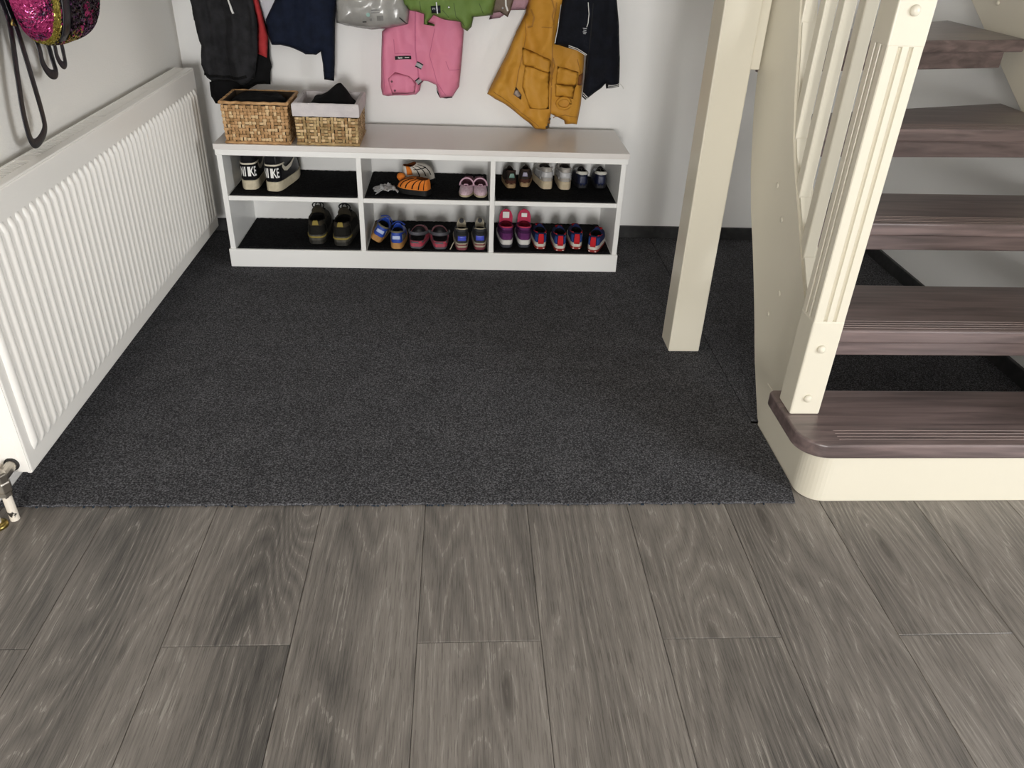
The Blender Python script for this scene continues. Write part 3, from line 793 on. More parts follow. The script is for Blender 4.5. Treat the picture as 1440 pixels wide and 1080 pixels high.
slv = leather('silver_grey', '9b968f', 'b2ada6', .4); slt = leather('silver_shine', 'b9b9ba', None, .25); cso = rubber('cream_sole', 'c6b79c', 'b3a386')
for label, x, y, yaw in (('silver grey sneaker with cream sole, toe turned towards the brown shoes', .334, 2.998, 7), ('silver grey sneaker with cream sole, pointing straight back', .402, 2.996, -2)):
    root, S = make_shoe(label, 'silver sneakers', (x, y, UZ), yaw, (.195, .068, .080, .066, .072, .027, dict(throat=.5, cw=.64)), slv, cso, textile('grey_lining', '4d4a48'),
        patches=[('heel_counter', -.7, .7, .22, .52, slt, .003), ('collar_pad', -1.5, 1.5, .78, .98, slv, .004), ('side_overlay', .75, 1.7, .1, .55, slt, .002), ('side_overlay', -1.7, -.75, .1, .55, slt, .002)], tongue=(.025, .042, slv), laces=textile('grey_lace', 'a09b95'), name='sneaker')
nv2 = leather('night_navy', '10142a', '1a2038', .35); wli = textile('white_lining', 'cfcdc4')
for label, x, y, yaw in (('navy slip-on shoe with white inside, beside the silver sneaker', .474, 3.020, 0), ('navy slip-on shoe with white inside, by the bench side panel', .546, 3.024, -4)):
    root, S = make_shoe(label, 'navy slip-on shoes', (x, y, UZ), yaw, (.160, .066, .062, .052, .054, .014, dict(throat=.5, cw=.62)), nv2, rubber('black_sole', '15151a'), wli,
        patches=[('heel_strip', -.16, .16, .0, .5, leather('blue_strip', '18203f'), .002), ('white_collar', -1.1, 1.1, .58, .99, wli, .003, .2)], tongue=(.008, .034, blkt), name='slip_on_shoe')
    for k in range(4):
        a = -.9 + k * .6
        G().tube([(.016 * math.sin(a) * 1.3, .072 - .004 * abs(k - 1.5), .050), (.010 * math.sin(a) + .004 * (-1) ** k, .062, .056), (.016 * math.sin(a) * 1.3 + .006, .048, .052)], .003, 6).obj('elastic_lace', blkt, root, smooth=True)

# --- pink glitter ballerinas, toes to the front
def glitter(name, c1, c2):
    M_ = mat(name, c1, .35, .6, bump=(700, .9)); nt = M_.node_tree; b = nt.nodes['Principled BSDF']
    tc = nt.nodes.new('ShaderNodeTexCoord'); vo = nt.nodes.new('ShaderNodeTexVoronoi'); vo.inputs['Scale'].default_value = 330
    nt.links.new(tc.outputs['Object'], vo.inputs['Vector'])
    r = nt.nodes.new('ShaderNodeValToRGB'); r.color_ramp.elements[0].color = lin(c1); r.color_ramp.elements[1].color = lin(c2); r.color_ramp.elements[1].position = .9
    nt.links.new(vo.outputs['Color'], r.inputs['Fac']); nt.links.new(r.outputs['Color'], b.inputs['Base Color']); return M_
glp = glitter('pink_glitter', 'c79ab0', 'ecd9e2')
for label, x, yaw in (('pink glitter ballerina shoe, beside its pair away from the divider', .012, 173), ('pink glitter ballerina shoe, beside the divider', .074, 182)):
    yh = 2.872 + .150
    root, S = make_shoe(label, 'pink glitter ballerinas', (x + .150 * math.sin(math.radians(yaw)), yh, UZ), yaw, (.150, .056, .038, .024, .030, .007, dict(throat=.66, cw=.80, toe=.002)), glp, rubber('beige_thin_sole', 'b5a68c'), textile('mauve_lining', '6d4a55'),
        patches=[('binding', -PI + .01, PI - .01, .9, 1.0, leather('pink_binding', 'c9a3b5'), .0018)], name='ballerina_shoe')
    pts = [(.027 * math.cos(a), .072, .022 + .030 * math.sin(a)) for a in np.linspace(0, PI, 15)]
    G().tube(pts, (.003, .0012), 8, flat=(0, 1, 0)).obj('strap', MATS['pink_binding'], root, smooth=True)
    G().tube([(-.008, .101, .034), (-.003, .100, .037), (0, .100, .035), (.003, .100, .037), (.008, .101, .034)], .0022, 8).obj('bow', MATS['pink_binding'], root, smooth=True)

# --- plush tiger slippers and a crumpled foil wrapper
org = textile('orange_plush', 'd9772a', 'e08a3e'); orw = textile('white_plush', 'ded9d0', 'cfc8bc'); bks = textile('black_stripe', '17130f')
root, S = make_shoe('orange plush slipper with black tiger stripes and black sole, beside the silver wrapper', None, (-.118, 2.895, UZ), 62, (.135, .078, .058, .056, .058, .018, dict(throat=.40, cw=.42)), org, rubber('black_felt_sole', '121212'), textile('brown_lining', '6a3a1a'), name='tiger_slipper')
for i in range(6):
    a = -2.7 + i * .42
    S.patch(a, a + .07, .10, .88, .0016, n=3, taper=-.2).obj('stripe', bks, root, smooth=True)
    a = 2.6 - i * .42
    S.patch(a - .07, a, .10, .88, .0016, n=3).obj('stripe', bks, root, smooth=True)
ear = G().lathe([(.0, .0), (.013, .004), (.016, .014), (.012, .026), (.004, .031)], n=12).obj('ear', org, root, smooth=True, loc=(.014, .118, .040), rot=(-1.2, .2, 0))
root, S = make_shoe('white plush slipper with orange and black patches, behind the striped one', None, (-.225, 3.010, UZ), -62, (.135, .078, .075, .072, .082, .018, dict(throat=.42, cw=.45)), orw, rubber('black_felt_sole', '121212'), textile('brown_lining', '6a3a1a'), name='tiger_slipper')
for a0, a1, v0, v1, mt in ((.5, 1.0, .3, .95, org), (1.4, 1.46, .2, .9, bks), (1.8, 1.86, .2, .9, bks), (2.2, 2.26, .2, .9, bks), (1.2, 2.3, .55, .6, bks), (-1, -.5, .2, .8, org)):
    S.patch(a0, a1, v0, v1, .0016, n=4).obj('patch', mt, root, smooth=True)
g = G(); v = []; f = []; n = 16
for j in range(n + 1):
    for i in range(n + 1):
        x = (i / n - .5) * .085; y = (j / n - .5) * .07
        z = .012 + .020 * abs(noise.noise((x * 40, y * 34, 2.2))) + .012 * abs(noise.noise((x * 90, y * 90, 5)))
        z *= max(.12, 1 - (2 * abs(x) / .1) ** 3)
        v.append((x + .010 * noise.noise((x * 60, y * 60, 9)), y + .012 * noise.noise((x * 50, y * 50, 4)), z))
for j in range(n):
    for i in range(n): a = j * (n + 1) + i; f.append((a, a + 1, a + n + 2, a + n + 1))
o = g.add(v, f).obj('foil_wrapper', mat('silver_plastic', 'c9cacc', .22, .6, metal=.35), None, loc=(-.282, 2.925, UZ - .001), rot=(0, 0, .3))
mm = o.modifiers.new('thick', 'SOLIDIFY'); mm.thickness = .0015
tag(o, 'crumpled silver wrapper lying beside the orange slipper', 'wrapper')

# ------------------------------------------------------------------ wicker baskets on the bench
def wicker(name, c1, c2, c3):
    M_ = mat(name, c1, .6, .35, bump=(220, .35, (1, 1, 6)))
    nt = M_.node_tree; b = nt.nodes['Principled BSDF']
    tc = nt.nodes.new('ShaderNodeTexCoord'); n = nt.nodes.new('ShaderNodeTexNoise'); n.inputs['Scale'].default_value = 42; n.inputs['Detail'].default_value = 3
    nt.links.new(tc.outputs['Object'], n.inputs['Vector'])
    r = nt.nodes.new('ShaderNodeValToRGB'); e = r.color_ramp.elements; e[0].position = .3; e[1].position = .74; e[0].color = lin(c2); e[1].color = lin(c3); k = e.new(.5); k.color = lin(c1)
    nt.links.new(n.outputs['Fac'], r.inputs['Fac']); nt.links.new(r.outputs['Color'], b.inputs['Base Color']); return M_
wk1 = wicker('honey_wicker', 'c2986a', '9a7448', 'd6b183'); wk2 = wicker('straw_wicker', 'b3976a', '8d7248', 'dcc391')
wdark = mat('basket_inside', '33271a', .9); wpale = mat('pale_cane', 'd8b98c', .55); wdeep = mat('aged_cane', '9f7b4e', .6)
def strip(g, P, a0, a1, b0, b1, h, along):
    """arched woven strip; P maps (a,b,h) to 3-D"""
    v = []; f = []
    for i in range(5):
        q = i / 4; hh = h * math.sin(PI * (.12 + .76 * q))
        if along == 'a': v += [P(a0 + (a1 - a0) * q, b0, hh * .7), P(a0 + (a1 - a0) * q, (b0 + b1) / 2, hh), P(a0 + (a1 - a0) * q, b1, hh * .7)]
        else: v += [P(a0, b0 + (b1 - b0) * q, hh * .7), P((a0 + a1) / 2, b0 + (b1 - b0) * q, hh), P(a1, b0 + (b1 - b0) * q, hh * .7)]
    for i in range(4):
        for j in range(2): k = i * 3 + j; f.append((k, k + 1, k + 4, k + 3))
    g.add(v, f)
def basket(label, x0, x1, y0, y1, z0, z1, mt, pattern, taper, liner=None):
    root = tag(empty('wicker_basket', ((x0 + x1) / 2, (y0 + y1) / 2, z0)), label, 'basket', 'wicker baskets on the bench')
    cx, cy = (x0 + x1) / 2, (y0 + y1) / 2; hw, hd, H = (x1 - x0) / 2, (y1 - y0) / 2, z1 - z0
    def tp(q): return 1 - taper * (1 - q)
    wall = G()
    for a, b_, c, d in (((-1, -1), (1, -1), 0, 0), ((1, -1), (1, 1), 0, 0), ((1, 1), (-1, 1), 0, 0), ((-1, 1), (-1, -1), 0, 0)):
        vv = []
        for q, ins in ((0, .004), (1, .004), (1, .009), (0, .009)):
            for px, py in (a, b_): vv.append(((hw - ins) * tp(q) * px, (hd - ins) * tp(q) * py, H * q))
        wall.add(vv, [(0, 1, 3, 2), (2, 3, 5, 4), (4, 5, 7, 6), (6, 7, 1, 0), (0, 2, 4, 6), (1, 7, 5, 3)])
    wall.box(-hw * tp(0) + .005, hw * tp(0) - .005, -hd * tp(0) + .005, hd * tp(0) - .005, .001, .006)
    wall.obj('core', wdark, root)
    g = G(); gp = G(); gd = G()
    for side in range(4):
        wside = hw if side % 2 == 0 else hd
        na = int(round(2 * wside / .0125)); nb = int(round((H - (.05 if liner else .012)) / .0105)); top = H - (.046 if liner else .010)
        def P(a, b, h, side=side):
            q = b / H; s_ = (a / wside)
            if side == 0: return (hw * tp(q) * s_, -hd * tp(q) + .0035 - h, b)
            if side == 1: return (hw * tp(q) - .0035 + h, hd * tp(q) * s_, b)
            if side == 2: return (-hw * tp(q) * s_, hd * tp(q) - .0035 + h, b)
            return (-hw * tp(q) + .0035 - h, -hd * tp(q) * s_, b)
        sa = 2 * wside / na; sb = top / nb
        for i in range(na):
            for j in range(nb):
                a0 = -wside + i * sa; b0 = j * sb
                if pattern == 'herring': hz = ((i + j) // 2 + j // 2) % 2 == 0
                else: hz = (i + j) % 2 == 0 if j > nb * .45 else ((i // 2 + j) % 2 == 0)
                jx = random.uniform(-.0006, .0006)
                gx = random.choices((g, gp, gd), (5, 2, 2))[0]
                if hz: strip(gx, P, a0 - sa * .06, a0 + sa * 1.06, b0 + sb * .10 + jx, b0 + sb * .90 + jx, .0042, 'a')
                else: strip(gx, P, a0 + sa * .13 + jx, a0 + sa * .87 + jx, b0 - sb * .06, b0 + sb * 1.06, .0048, 'b')
    tag(g.obj('weave', mt, root, smooth=True), kind='stuff'); tag(gp.obj('pale_weave', wpale, root, smooth=True), kind='stuff'); tag(gd.obj('dark_weave', wdeep, root, smooth=True), kind='stuff')
    rim = G()
    for q, rr in ((1, .0055), (.0, .0045)):
        cs = [(-hw * tp(q), -hd * tp(q)), (hw * tp(q), -hd * tp(q)), (hw * tp(q), hd * tp(q)), (-hw * tp(q), hd * tp(q))]
        if q == 1 and liner: continue
        gg = G()
        for k in range(4):
            a, b_ = cs[k], cs[(k + 1) % 4]
            pts = [(a[0] + (b_[0] - a[0]) * i / 12 , a[1] + (b_[1] - a[1]) * i / 12, H * q + (0.0045 if q == 0 else -.002) + .0012 * math.sin(i * 2.6)) for i in range(13)]
            gg.tube(pts, rr, 7)
        gg.obj('rim' if q else 'base_braid', mt, root, smooth=True)
    if liner:
        lg = G(); n = 40
        loops = []
        for (o_, z) in ((.004, H - .042), (.0055, H - .02), (.0045, H - .002), (.0, H + .002), (-.011, H), (-.015, H - .05), (-.018, H - .1)):
            lp = []
            per = [(-1, -1), (1, -1), (1, 1), (-1, 1)]
            for k in range(4):
                for i in range(n // 4):
                    q = i / (n // 4); a, b_ = per[k], per[(k + 1) % 4]
                    px, py = a[0] + (b_[0] - a[0]) * q, a[1] + (b_[1] - a[1]) * q
                    wv = .0015 * noise.noise((px * 3, py * 3, z * 40))
                    lp.append(((hw + o_ + wv) * px, (hd + o_ + wv) * py, z + .0018 * noise.noise((px * 4, py * 4, 1))))
            loops.append(lp)
        v = [p for lp in loops for p in lp]; f = []
        for j in range(len(loops) - 1):
            for i in range(n): a = j * n + i; b_ = j * n + (i + 1) % n; f.append((a, b_, b_ + n, a + n))
        lg.add(v, f).obj('fabric_liner', liner, root, smooth=False)
    return root
basket('honey wicker basket with open rim, filled with black clothes', -.831, -.603, 2.862, 3.065, .4702, .612, wk1, 'plain', .03)
basket('straw wicker basket with folded lilac-grey fabric liner', -.583, -.362, 2.866, 3.085, .4702, .613, wk2, 'herring', .03, textile('lilac_linen', 'cdc7c9', 'd8d2d2'))
bfab = textile('black_knit', '0b0b0c', '141416')
def heap(name, label, cat, c, r, seed, peak=None, mt=bfab):
    v = []; f = []; n, mm_ = 36, 14
    for j in range(mm_ + 1):
        ph = j / mm_ * PI
        for i in range(n):
            a = 2 * PI * i / n; sp_ = math.sin(ph) ** .55
            x, y, z = sgnpow(math.cos(a), .5) * sp_, sgnpow(math.sin(a), .5) * sp_, math.cos(ph)
            k = 1 + .16 * noise.noise((x * 2.6 + seed, y * 2.6, z * 2.6)) + .05 * noise.noise((x * 8 + seed, y * 8, z * 8))
            px, py, pz = x * r[0] * min(k, 1.06), y * r[1] * min(k, 1.06), z * r[2] * k
            if peak and z > 0:
                d = ((px - peak[0]) ** 2 + (py - peak[1]) ** 2) / peak[3] ** 2
                pz += peak[2] * math.exp(-d * 1.5)
            v.append((px, py, pz))
    for j in range(mm_):
        for i in range(n): a = j * n + i; b_ = j * n + (i + 1) % n; f.append((a, b_, b_ + n, a + n))
    o = G().add(v, f).obj(name, mt, None, smooth=True, loc=c)
    return tag(o, label, cat)
heap('folded_clothes', 'black folded clothes filling the open honey basket', 'clothes', (-.717, 2.964, .585), (.094, .082, .036), 3.1)
heap('black_hat', 'black knitted hat heaped in the lined basket', 'hat', (-.466, 2.985, .577), (.080, .080, .038), 8.4, peak=(.022, .02, .048, .042))
for x, y, s_ in ((-.66, 2.96, .007),):
    pass

# ------------------------------------------------------------------ clothes on the wall
CLOTH = {}
def cloth(name, pts, y0, t, mt, parent=None, fold=(.010, 16, 3.0, 0), res=.010, crown=None, rim=.028, base=None, mm=True):
    soft = base is not None
    P = [(x / 1000, z / 1000) for x, z in pts] if mm else list(pts)
    if crown is not None:
        (xl, zl), (xr, zr) = P[0], P[-1]; xc = (xl + xr) / 2; wd = xr - xl
        P += [(xr - .04 * wd, zr + (crown - zr) * .55), (xc + .22 * wd, crown - .03), (xc + .05 * wd, crown), (xc - .05 * wd, crown), (xc - .22 * wd, crown - .03), (xl + .04 * wd, zl + (crown - zl) * .55)]
    # resample outline
    Q = []
    for i, p in enumerate(P):
        q = P[(i + 1) % len(P)]; d = math.dist(p, q); k = max(1, int(d / res))
        for j in range(k): Q.append((p[0] + (q[0] - p[0]) * j / k, p[1] + (q[1] - p[1]) * j / k))
    A = np.array(Q); B = np.roll(A, -1, 0); D = B - A; DD = (D ** 2).sum(1) + 1e-12
    def dist(x, z):
        w_ = np.array((x, z)) - A; tt = np.clip((w_ * D).sum(1) / DD, 0, 1); e = w_ - D * tt[:, None]
        return math.sqrt((e ** 2).sum(1).min())
    am, fx, fz, sd = fold
    def folds(x, z):
        n1 = noise.noise((x * fx + .6 * noise.noise((x * 5, z * 5, sd)), z * fz, sd)); n2 = noise.noise((x * fx * 2.3, z * fz * 2.6, sd + 7))
        n3 = 1 - abs(noise.noise((x * 22 + z * 9, z * 26 - x * 7, sd + 3))) * 2
        k_ = prof(dist(x, z)) if soft else 1.0
        return (am * (n1 + .45 * n2) + am * .2 * n3) * k_ - (.0012 if soft else 0)
    yb = base if base else (lambda x, z: y0)
    def prof(d): q = min(d / rim, 1); return q * q * (3 - 2 * q) if soft else math.sqrt(max(0, 1 - (1 - q) ** 2))
    def surf(x, z, off=0.0): return yb(x, z) + folds(x, z) - t * prof(dist(x, z)) - off
    vs, fs = pfill(Q, res); nb = len(Q); v = []; idx2 = {}
    for x, z in vs: v.append((x, surf(x, z), z))
    n = len(vs)
    for i, (x, z) in enumerate(vs):
        d = dist(x, z)
        if d < 1e-5: idx2[i] = i
        else: idx2[i] = len(v); v.append((x, yb(x, z) + folds(x, z) * .5 + t * .35 * prof(d), z))
    f = list(fs) + [tuple(idx2[i] for i in q)[::-1] for q in fs]
    me = bpy.data.meshes.new(name); me.from_pydata(v, [], [q for q in f if len(set(q)) == 3])
    bm = bmesh.new(); bm.from_mesh(me); bmesh.ops.recalc_face_normals(bm, faces=bm.faces); bm.to_mesh(me); bm.free()
    for p in me.polygons: p.use_smooth = True
    o = link(name, me, mt, parent); CLOTH[name] = surf
    return o, surf
def ribbon(name, pts, wd, surf, mt, parent, off=.002, th=.0012, n=None):
    """flat band following a path (x,z) on a cloth surface"""
    P = [Vector((x / 1000, z / 1000)) for x, z in pts]; W = []
    for a, b_ in zip(P[:-1], P[1:]):
        k = max(1, int((b_ - a).length / .008))
        for i in range(k): W.append(a + (b_ - a) * i / k)
    W.append(P[-1]); v = []; f = []
    for i, p in enumerate(W):
        d = (W[min(i + 1, len(W) - 1)] - W[max(i - 1, 0)]).normalized(); nn = Vector((-d.y, d.x)) * wd / 2
        for s_, o_ in ((-1, off - th), (1, off - th), (1, off), (-1, off)):
            q = p + nn * s_; v.append((q.x, surf(p.x, p.y) * .6 + surf(q.x, q.y) * .4 - o_, q.y))
    for i in range(len(W) - 1):
        for j in range(4): f.append((i * 4 + j, i * 4 + 4 + j, i * 4 + 4 + (j + 1) % 4, i * 4 + (j + 1) % 4))
    f += [(0, 1, 2, 3), tuple(range(len(v) - 4, len(v)))[::-1]]
    return G().add(v, f).obj(name, mt, parent)
def dot(name, x, z, r, surf, mt, parent, off=.003):
    x /= 1000; z /= 1000
    return G().lathe([(r, 0), (r, .0015), (r * .6, .003)], n=12, axis='Y').obj(name, mt, parent, smooth=True, loc=(x, surf(x, z) + .001 - off * .3, z))
def cloth_text(s, x, z, h, surf, mt, parent, ang=0, bold=.01, off=.0035, name='lettering'):
    v, f = text_mesh(s, bold); hh = max(p[1] for p in v) - min(p[1] for p in v); k = h / hh; ca, sa = math.cos(ang), math.sin(ang); V = []
    for a, b_, _ in v:
        px = x / 1000 + k * (a * ca - b_ * sa); pz = z / 1000 + k * (a * sa + b_ * ca); V.append((px, surf(x / 1000, z / 1000) * .5 + surf(px, pz) * .5 - off, pz))
    return G().add(V, f).obj(name, mt, parent)
def garment(name, label, cat, pts, y0, t, mt, fold, crown, shell='shell', rim=.028):
    xs = [p[0] for p in pts]; root = tag(empty(name, (0, 0, 0)), label, cat, 'clothes on the wall rack')
    o, s_ = cloth(shell, pts, y0, t, mt, root, fold, crown=crown, rim=rim)
    return root, o, s_
char = textile('charcoal_jersey', '202022', '2c2c2f'); blackc = textile('black_fleece', '09090a', '121214')
redc = textile('red_cotton', 'b03437', 'bd4042'); whc = textile('white_cotton', 'dfe0e8'); navyc = textile('navy_jersey', '0f1626', '171f33')
pinkc = mat('pink_shell', 'dd85a4', .6, .3, bump=(24, .7), var=(7, 'e0859f', .35, .7)); pinkd = mat('pink_seam', 'c4688a', .7)
greenc = mat('olive_green_shell', '66803f', .65, .3, bump=(28, .7), var=(12, '718b48', .35, .7)); greend = mat('green_seam', '4b5f2e', .7)
mauvec = textile('mauve_cotton', 'a98590', 'b3909a'); brownc = textile('taupe_cotton', '6f6257', '7d7064')
yelc = mat('mustard_shell', 'b9832a', .6, .3, bump=(26, .8), var=(9, 'c48f35', .35, .7)); yeld = mat('mustard_seam', '99691e', .7)
darkc = textile('midnight_jersey', '0c0e15', '12151f'); pipe_w = mat('white_piping', 'd9d9d6', .6); refl = mat('reflective_grey', 'a7a9ad', .4); blkw = mat('black_webbing', '151517', .7); metal = mat('zip_metal', '9a9488', .3, .5, metal=1)

r, o, s_ = garment('black_coat', 'black coat hanging at the back behind the charcoal hoodie', 'coat', [(-899, 892), (-931, 748), (-948, 622), (-954, 570), (-946, 531), (-912, 530), (-827, 579), (-778, 606), (-727, 608), (-722, 654), (-715, 672), (-719, 700), (-715, 803), (-741, 897)], 3.205, .02, blackc, (.008, 14, 2.5, 1), 1.28)
ribbon('hem', [(-948, 612), (-950, 560), (-935, 535)], .010, s_, textile('black_rib', '0d0d0e'), r)
r, o, s_ = garment('charcoal_hoodie', 'charcoal hoodie with white drawstring hanging above the honey basket', 'hoodie', [(-961, 895), (-954, 808), (-952, 789), (-943, 749), (-954, 682), (-940, 638), (-924, 629), (-877, 625), (-809, 614), (-772, 638), (-745, 723), (-732, 827), (-738, 903)], 3.14, .03, char, (.036, 24, 1.2, 2), 1.28)
ribbon('drawstring', [(-822, 960), (-816, 905), (-806, 862)], .006, s_, pipe_w, r, off=.006, th=.004)
ribbon('waistband', [(-944, 655), (-900, 648), (-840, 640), (-790, 650)], .010, s_, MATS['black_rib'], r)
r, o, s_ = garment('red_shirt', 'red shirt hanging between the charcoal hoodie and the navy sweater', 'shirt', [(-754, 898), (-745, 856), (-742, 818), (-751, 767), (-757, 720), (-737, 713), (-722, 706), (-710, 780), (-719, 838), (-729, 898)], 3.172, .012, redc, (.005, 22, 3, 3), 1.25, rim=.015)
ribbon('hem', [(-756, 726), (-738, 719), (-722, 712)], .004, s_, redc, r)
r, o, s_ = garment('white_shirt', 'white shirt showing between the red shirt and the navy sweater', 'shirt', [(-745, 896), (-731, 844), (-719, 816), (-702, 826), (-668, 898)], 3.215, .008, whc, (.004, 14, 3, 4), 1.25)
ribbon('hem', [(-729, 848), (-718, 822), (-704, 831)], .003, s_, whc, r)
r, o, s_ = garment('navy_sweater', 'navy blue sweater with one sleeve hanging into the lined basket', 'sweater', [(-670, 904), (-689, 871), (-708, 840), (-705, 781), (-697, 755), (-664, 756), (-634, 749), (-606, 742), (-577, 727), (-538, 726), (-521, 737), (-517, 694), (-517, 639), (-480, 635), (-473, 695), (-463, 829), (-448, 912)], 3.16, .026, navyc, (.022, 17, 2.2, 5), 1.28)
ribbon('cuff', [(-517, 672), (-500, 670), (-477, 670)], .003, s_, textile('navy_rib', '0c1220'), r)
ribbon('hem_band', [(-690, 768), (-640, 762), (-600, 752), (-560, 738)], .004, s_, MATS['navy_rib'], r)
plast = mat('grey_plastic', '8d8c89', .22, .6, bump=(30, .5), var=(16, 'a3a29e', .4, .7))
r, o, s_ = garment('plastic_bag', 'grey plastic bag hanging between the navy sweater and pink jacket', 'bag', [(-444, 920), (-450, 842), (-416, 834), (-379, 828), (-326, 823), (-266, 829), (-194, 846), (-188, 894), (-199, 928)], 3.115, .045, plast, (.014, 12, 9, 6), 1.15, rim=.05)
prt = mat('grey_print', '6f6e6c', .4); prd = mat('dark_print', '2c2c2c', .5)
for x, z, w_, h_, mt in ((-305, 892, .030, .004, prt), (-305, 884, .030, .003, prt), (-290, 866, .022, .016, prt), (-345, 853, .014, .004, prd), (-322, 861, .008, .008, prt)):
    ribbon('print', [(x - w_ * 500, z), (x + w_ * 500, z + 1)], h_, s_, mt, r, off=.0025)
G().lathe([(.007, 0), (.0068, .0006)], n=14, axis='Y').obj('round_mark', mat('mint_print', '7fa39a', .5), r, loc=(-.330, s_(-.330, .878) - .002, .878))
ribbon('bag_fold', [(-222, 872), (-205, 856), (-197, 848)], .004, s_, prd, r)
r, o, s_ = garment('pink_jacket', 'pink child jacket with black lettered tape and chest pocket', 'jacket', [(-231, 918), (-233, 859), (-294, 812), (-307, 617), (-302, 589), (-282, 584), (-175, 593), (-159, 609), (-155, 632), (-144, 643), (-128, 643), (-98, 631), (-83, 583), (-34, 589), (-10, 626), (1, 743), (6, 822), (-5, 879), (-13, 926)], 3.17, .03, pinkc, (.019, 15, 6, 7), 1.22)
po, ps = cloth('pocket', [(-276, 655), (-250, 676), (-196, 664), (-172, 640), (-178, 604), (-262, 595)], 0, .006, pinkc, r, (.002, 20, 20, 9), base=lambda x, z: s_(x, z) - .0005, rim=.01)
for x, z in ((-262, 645), (-252, 612)): dot('snap', x, z, .004, ps, mat('snap_metal', '7a5560', .4, metal=.6), r)
ribbon('lettered_tape', [(-248, 725), (-188, 729)], .012, s_, blkw, r, off=.003)
cloth_text('kaxs', -229, 726.3, .0065, s_, whitep, r, .06, .02, .0045)
ribbon('tape_line', [(-212, 727.6), (-196, 728.6)], .0018, s_, whitep, r, off=.004)
for pth in ([(-170, 708), (-148, 697)], [(-170, 640), (-155, 652)]):
    a = Vector(pth[0]); b_ = Vector(pth[1]); d = (b_ - a).normalized(); nn = Vector((-d.y, d.x)) * 8.5
    ribbon('reflective_strip', pth, .014, s_, refl, r, off=.003)
    for sg in (-1, 1): ribbon('strip_edge', [tuple(a + nn * sg), tuple(b_ + nn * sg)], .0045, s_, blkw, r, off=.0036)
ribbon('zip', [(-168, 905), (-170, 830), (-172, 760), (-165, 690), (-160, 640)], .005, s_, pinkd, r)
for pth in ([(-286, 800), (-292, 700), (-290, 600)], [(-250, 790), (-248, 740), (-190, 742)], [(-100, 830), (-120, 740), (-92, 640), (-60, 598)], [(-60, 720), (-48, 690), (-8, 692)]): ribbon('seam', pth, .0022, s_, pinkd, r, off=.0012)
cloth('cuff_lining', [(-84, 586), (-60, 600), (-38, 590), (-36, 582), (-60, 578), (-86, 582), (-95, 600), (-98, 618)], 3.185, .008, blkw, r, (.002, 20, 20, 9), rim=.01)
r, o, s_ = garment('green_jacket', 'olive green child jacket with dark label, hung over the pink jacket', 'jacket', [(-211, 925), (-207, 913), (-187, 893), (-152, 885), (-137, 881), (-138, 848), (-99, 843), (-99, 850), (-122, 856), (-102, 880), (-64, 866), (-5, 860), (-2, 843), (19, 831), (34, 845), (41, 878), (110, 887), (119, 936)], 3.105, .03, greenc, (.021, 18, 9, 8), 1.22)
lab, _ = cloth('label_patch', [(-111, 912), (-108, 888), (-76, 891), (-77, 915)], 0, .001, mat('navy_label', '161a2a', .7), r, (0, 1, 1, 0), base=lambda x, z: s_(x, z) - .002, rim=.004)
ribbon('reflective_bar', [(-91, 925), (-87, 888)], .004, s_, mat('bright_reflector', 'dfe1e6', .3), r, off=.006)
for z in (906, 902): ribbon('label_print', [(-106, z), (-95, z)], .0018, s_, refl, r, off=.0045)
dot('snap', -47, 909, .0045, s_, mat('silver_snap', 'cfd2d6', .2, metal=.8), r)
for pth in ([(-150, 925), (-146, 890)], [(-30, 925), (-22, 880), (10, 850)], [(60, 925), (75, 893)], [(-70, 900), (-50, 880), (-45, 868)]): ribbon('seam', pth, .0024, s_, greend, r, off=.0012)
r, o, s_ = garment('mauve_shirt', 'mauve child shirt hem showing beside the mustard jacket', 'shirt', [(114, 927), (110, 889), (99, 861), (140, 868), (178, 895), (234, 898), (246, 917), (250, 932)], 3.20, .012, mauvec, (.006, 20, 6, 9), 1.2, rim=.015)
ribbon('hem', [(112, 868), (140, 873), (176, 900), (232, 903)], .003, s_, mat('mauve_seam', '8a6a75', .7), r)
r, o, s_ = garment('taupe_shirt', 'taupe shirt with white band beside the green jacket', 'shirt', [(103, 929), (109, 887), (138, 891), (167, 875), (177, 899), (186, 932)], 3.165, .014, brownc, (.006, 20, 6, 10), 1.2, rim=.015)
ribbon('white_band', [(156, 945), (158, 915), (166, 897)], .006, s_, pipe_w, r, off=.003)
dot('button', 147, 906, .0035, s_, refl, r)
r, o, s_ = garment('mustard_jacket', 'mustard yellow child parka with flap pockets and drawcord', 'jacket', [(243, 934), (233, 889), (201, 828), (166, 746), (97, 605), (128, 585), (167, 568), (224, 529), (290, 477), (328, 474), (342, 478), (348, 535), (402, 512), (405, 499), (455, 497), (465, 568), (463, 750), (465, 846), (456, 941)], 3.165, .035, yelc, (.024, 14, 6, 11), 1.25)
po, ps = cloth('pocket', [(236, 720), (330, 700), (336, 560), (262, 560), (228, 640)], 0, .006, yelc, r, (.004, 18, 14, 12), base=lambda x, z: s_(x, z) - .0005, rim=.012)
cloth('pocket_flap', [(222, 780), (330, 740), (332, 690), (226, 720)], 0, .007, yelc, r, (.003, 18, 14, 13), base=lambda x, z: s_(x, z) - .006, rim=.012)
cloth('pocket_flap', [(356, 720), (438, 700), (434, 645), (356, 655)], 0, .009, yelc, r, (.003, 18, 14, 14), base=lambda x, z: s_(x, z) - .004, rim=.012)
cloth('pocket', [(352, 655), (432, 648), (428, 600), (358, 608)], 0, .008, yelc, r, (.004, 18, 14, 15), base=lambda x, z: s_(x, z) - .001, rim=.012)
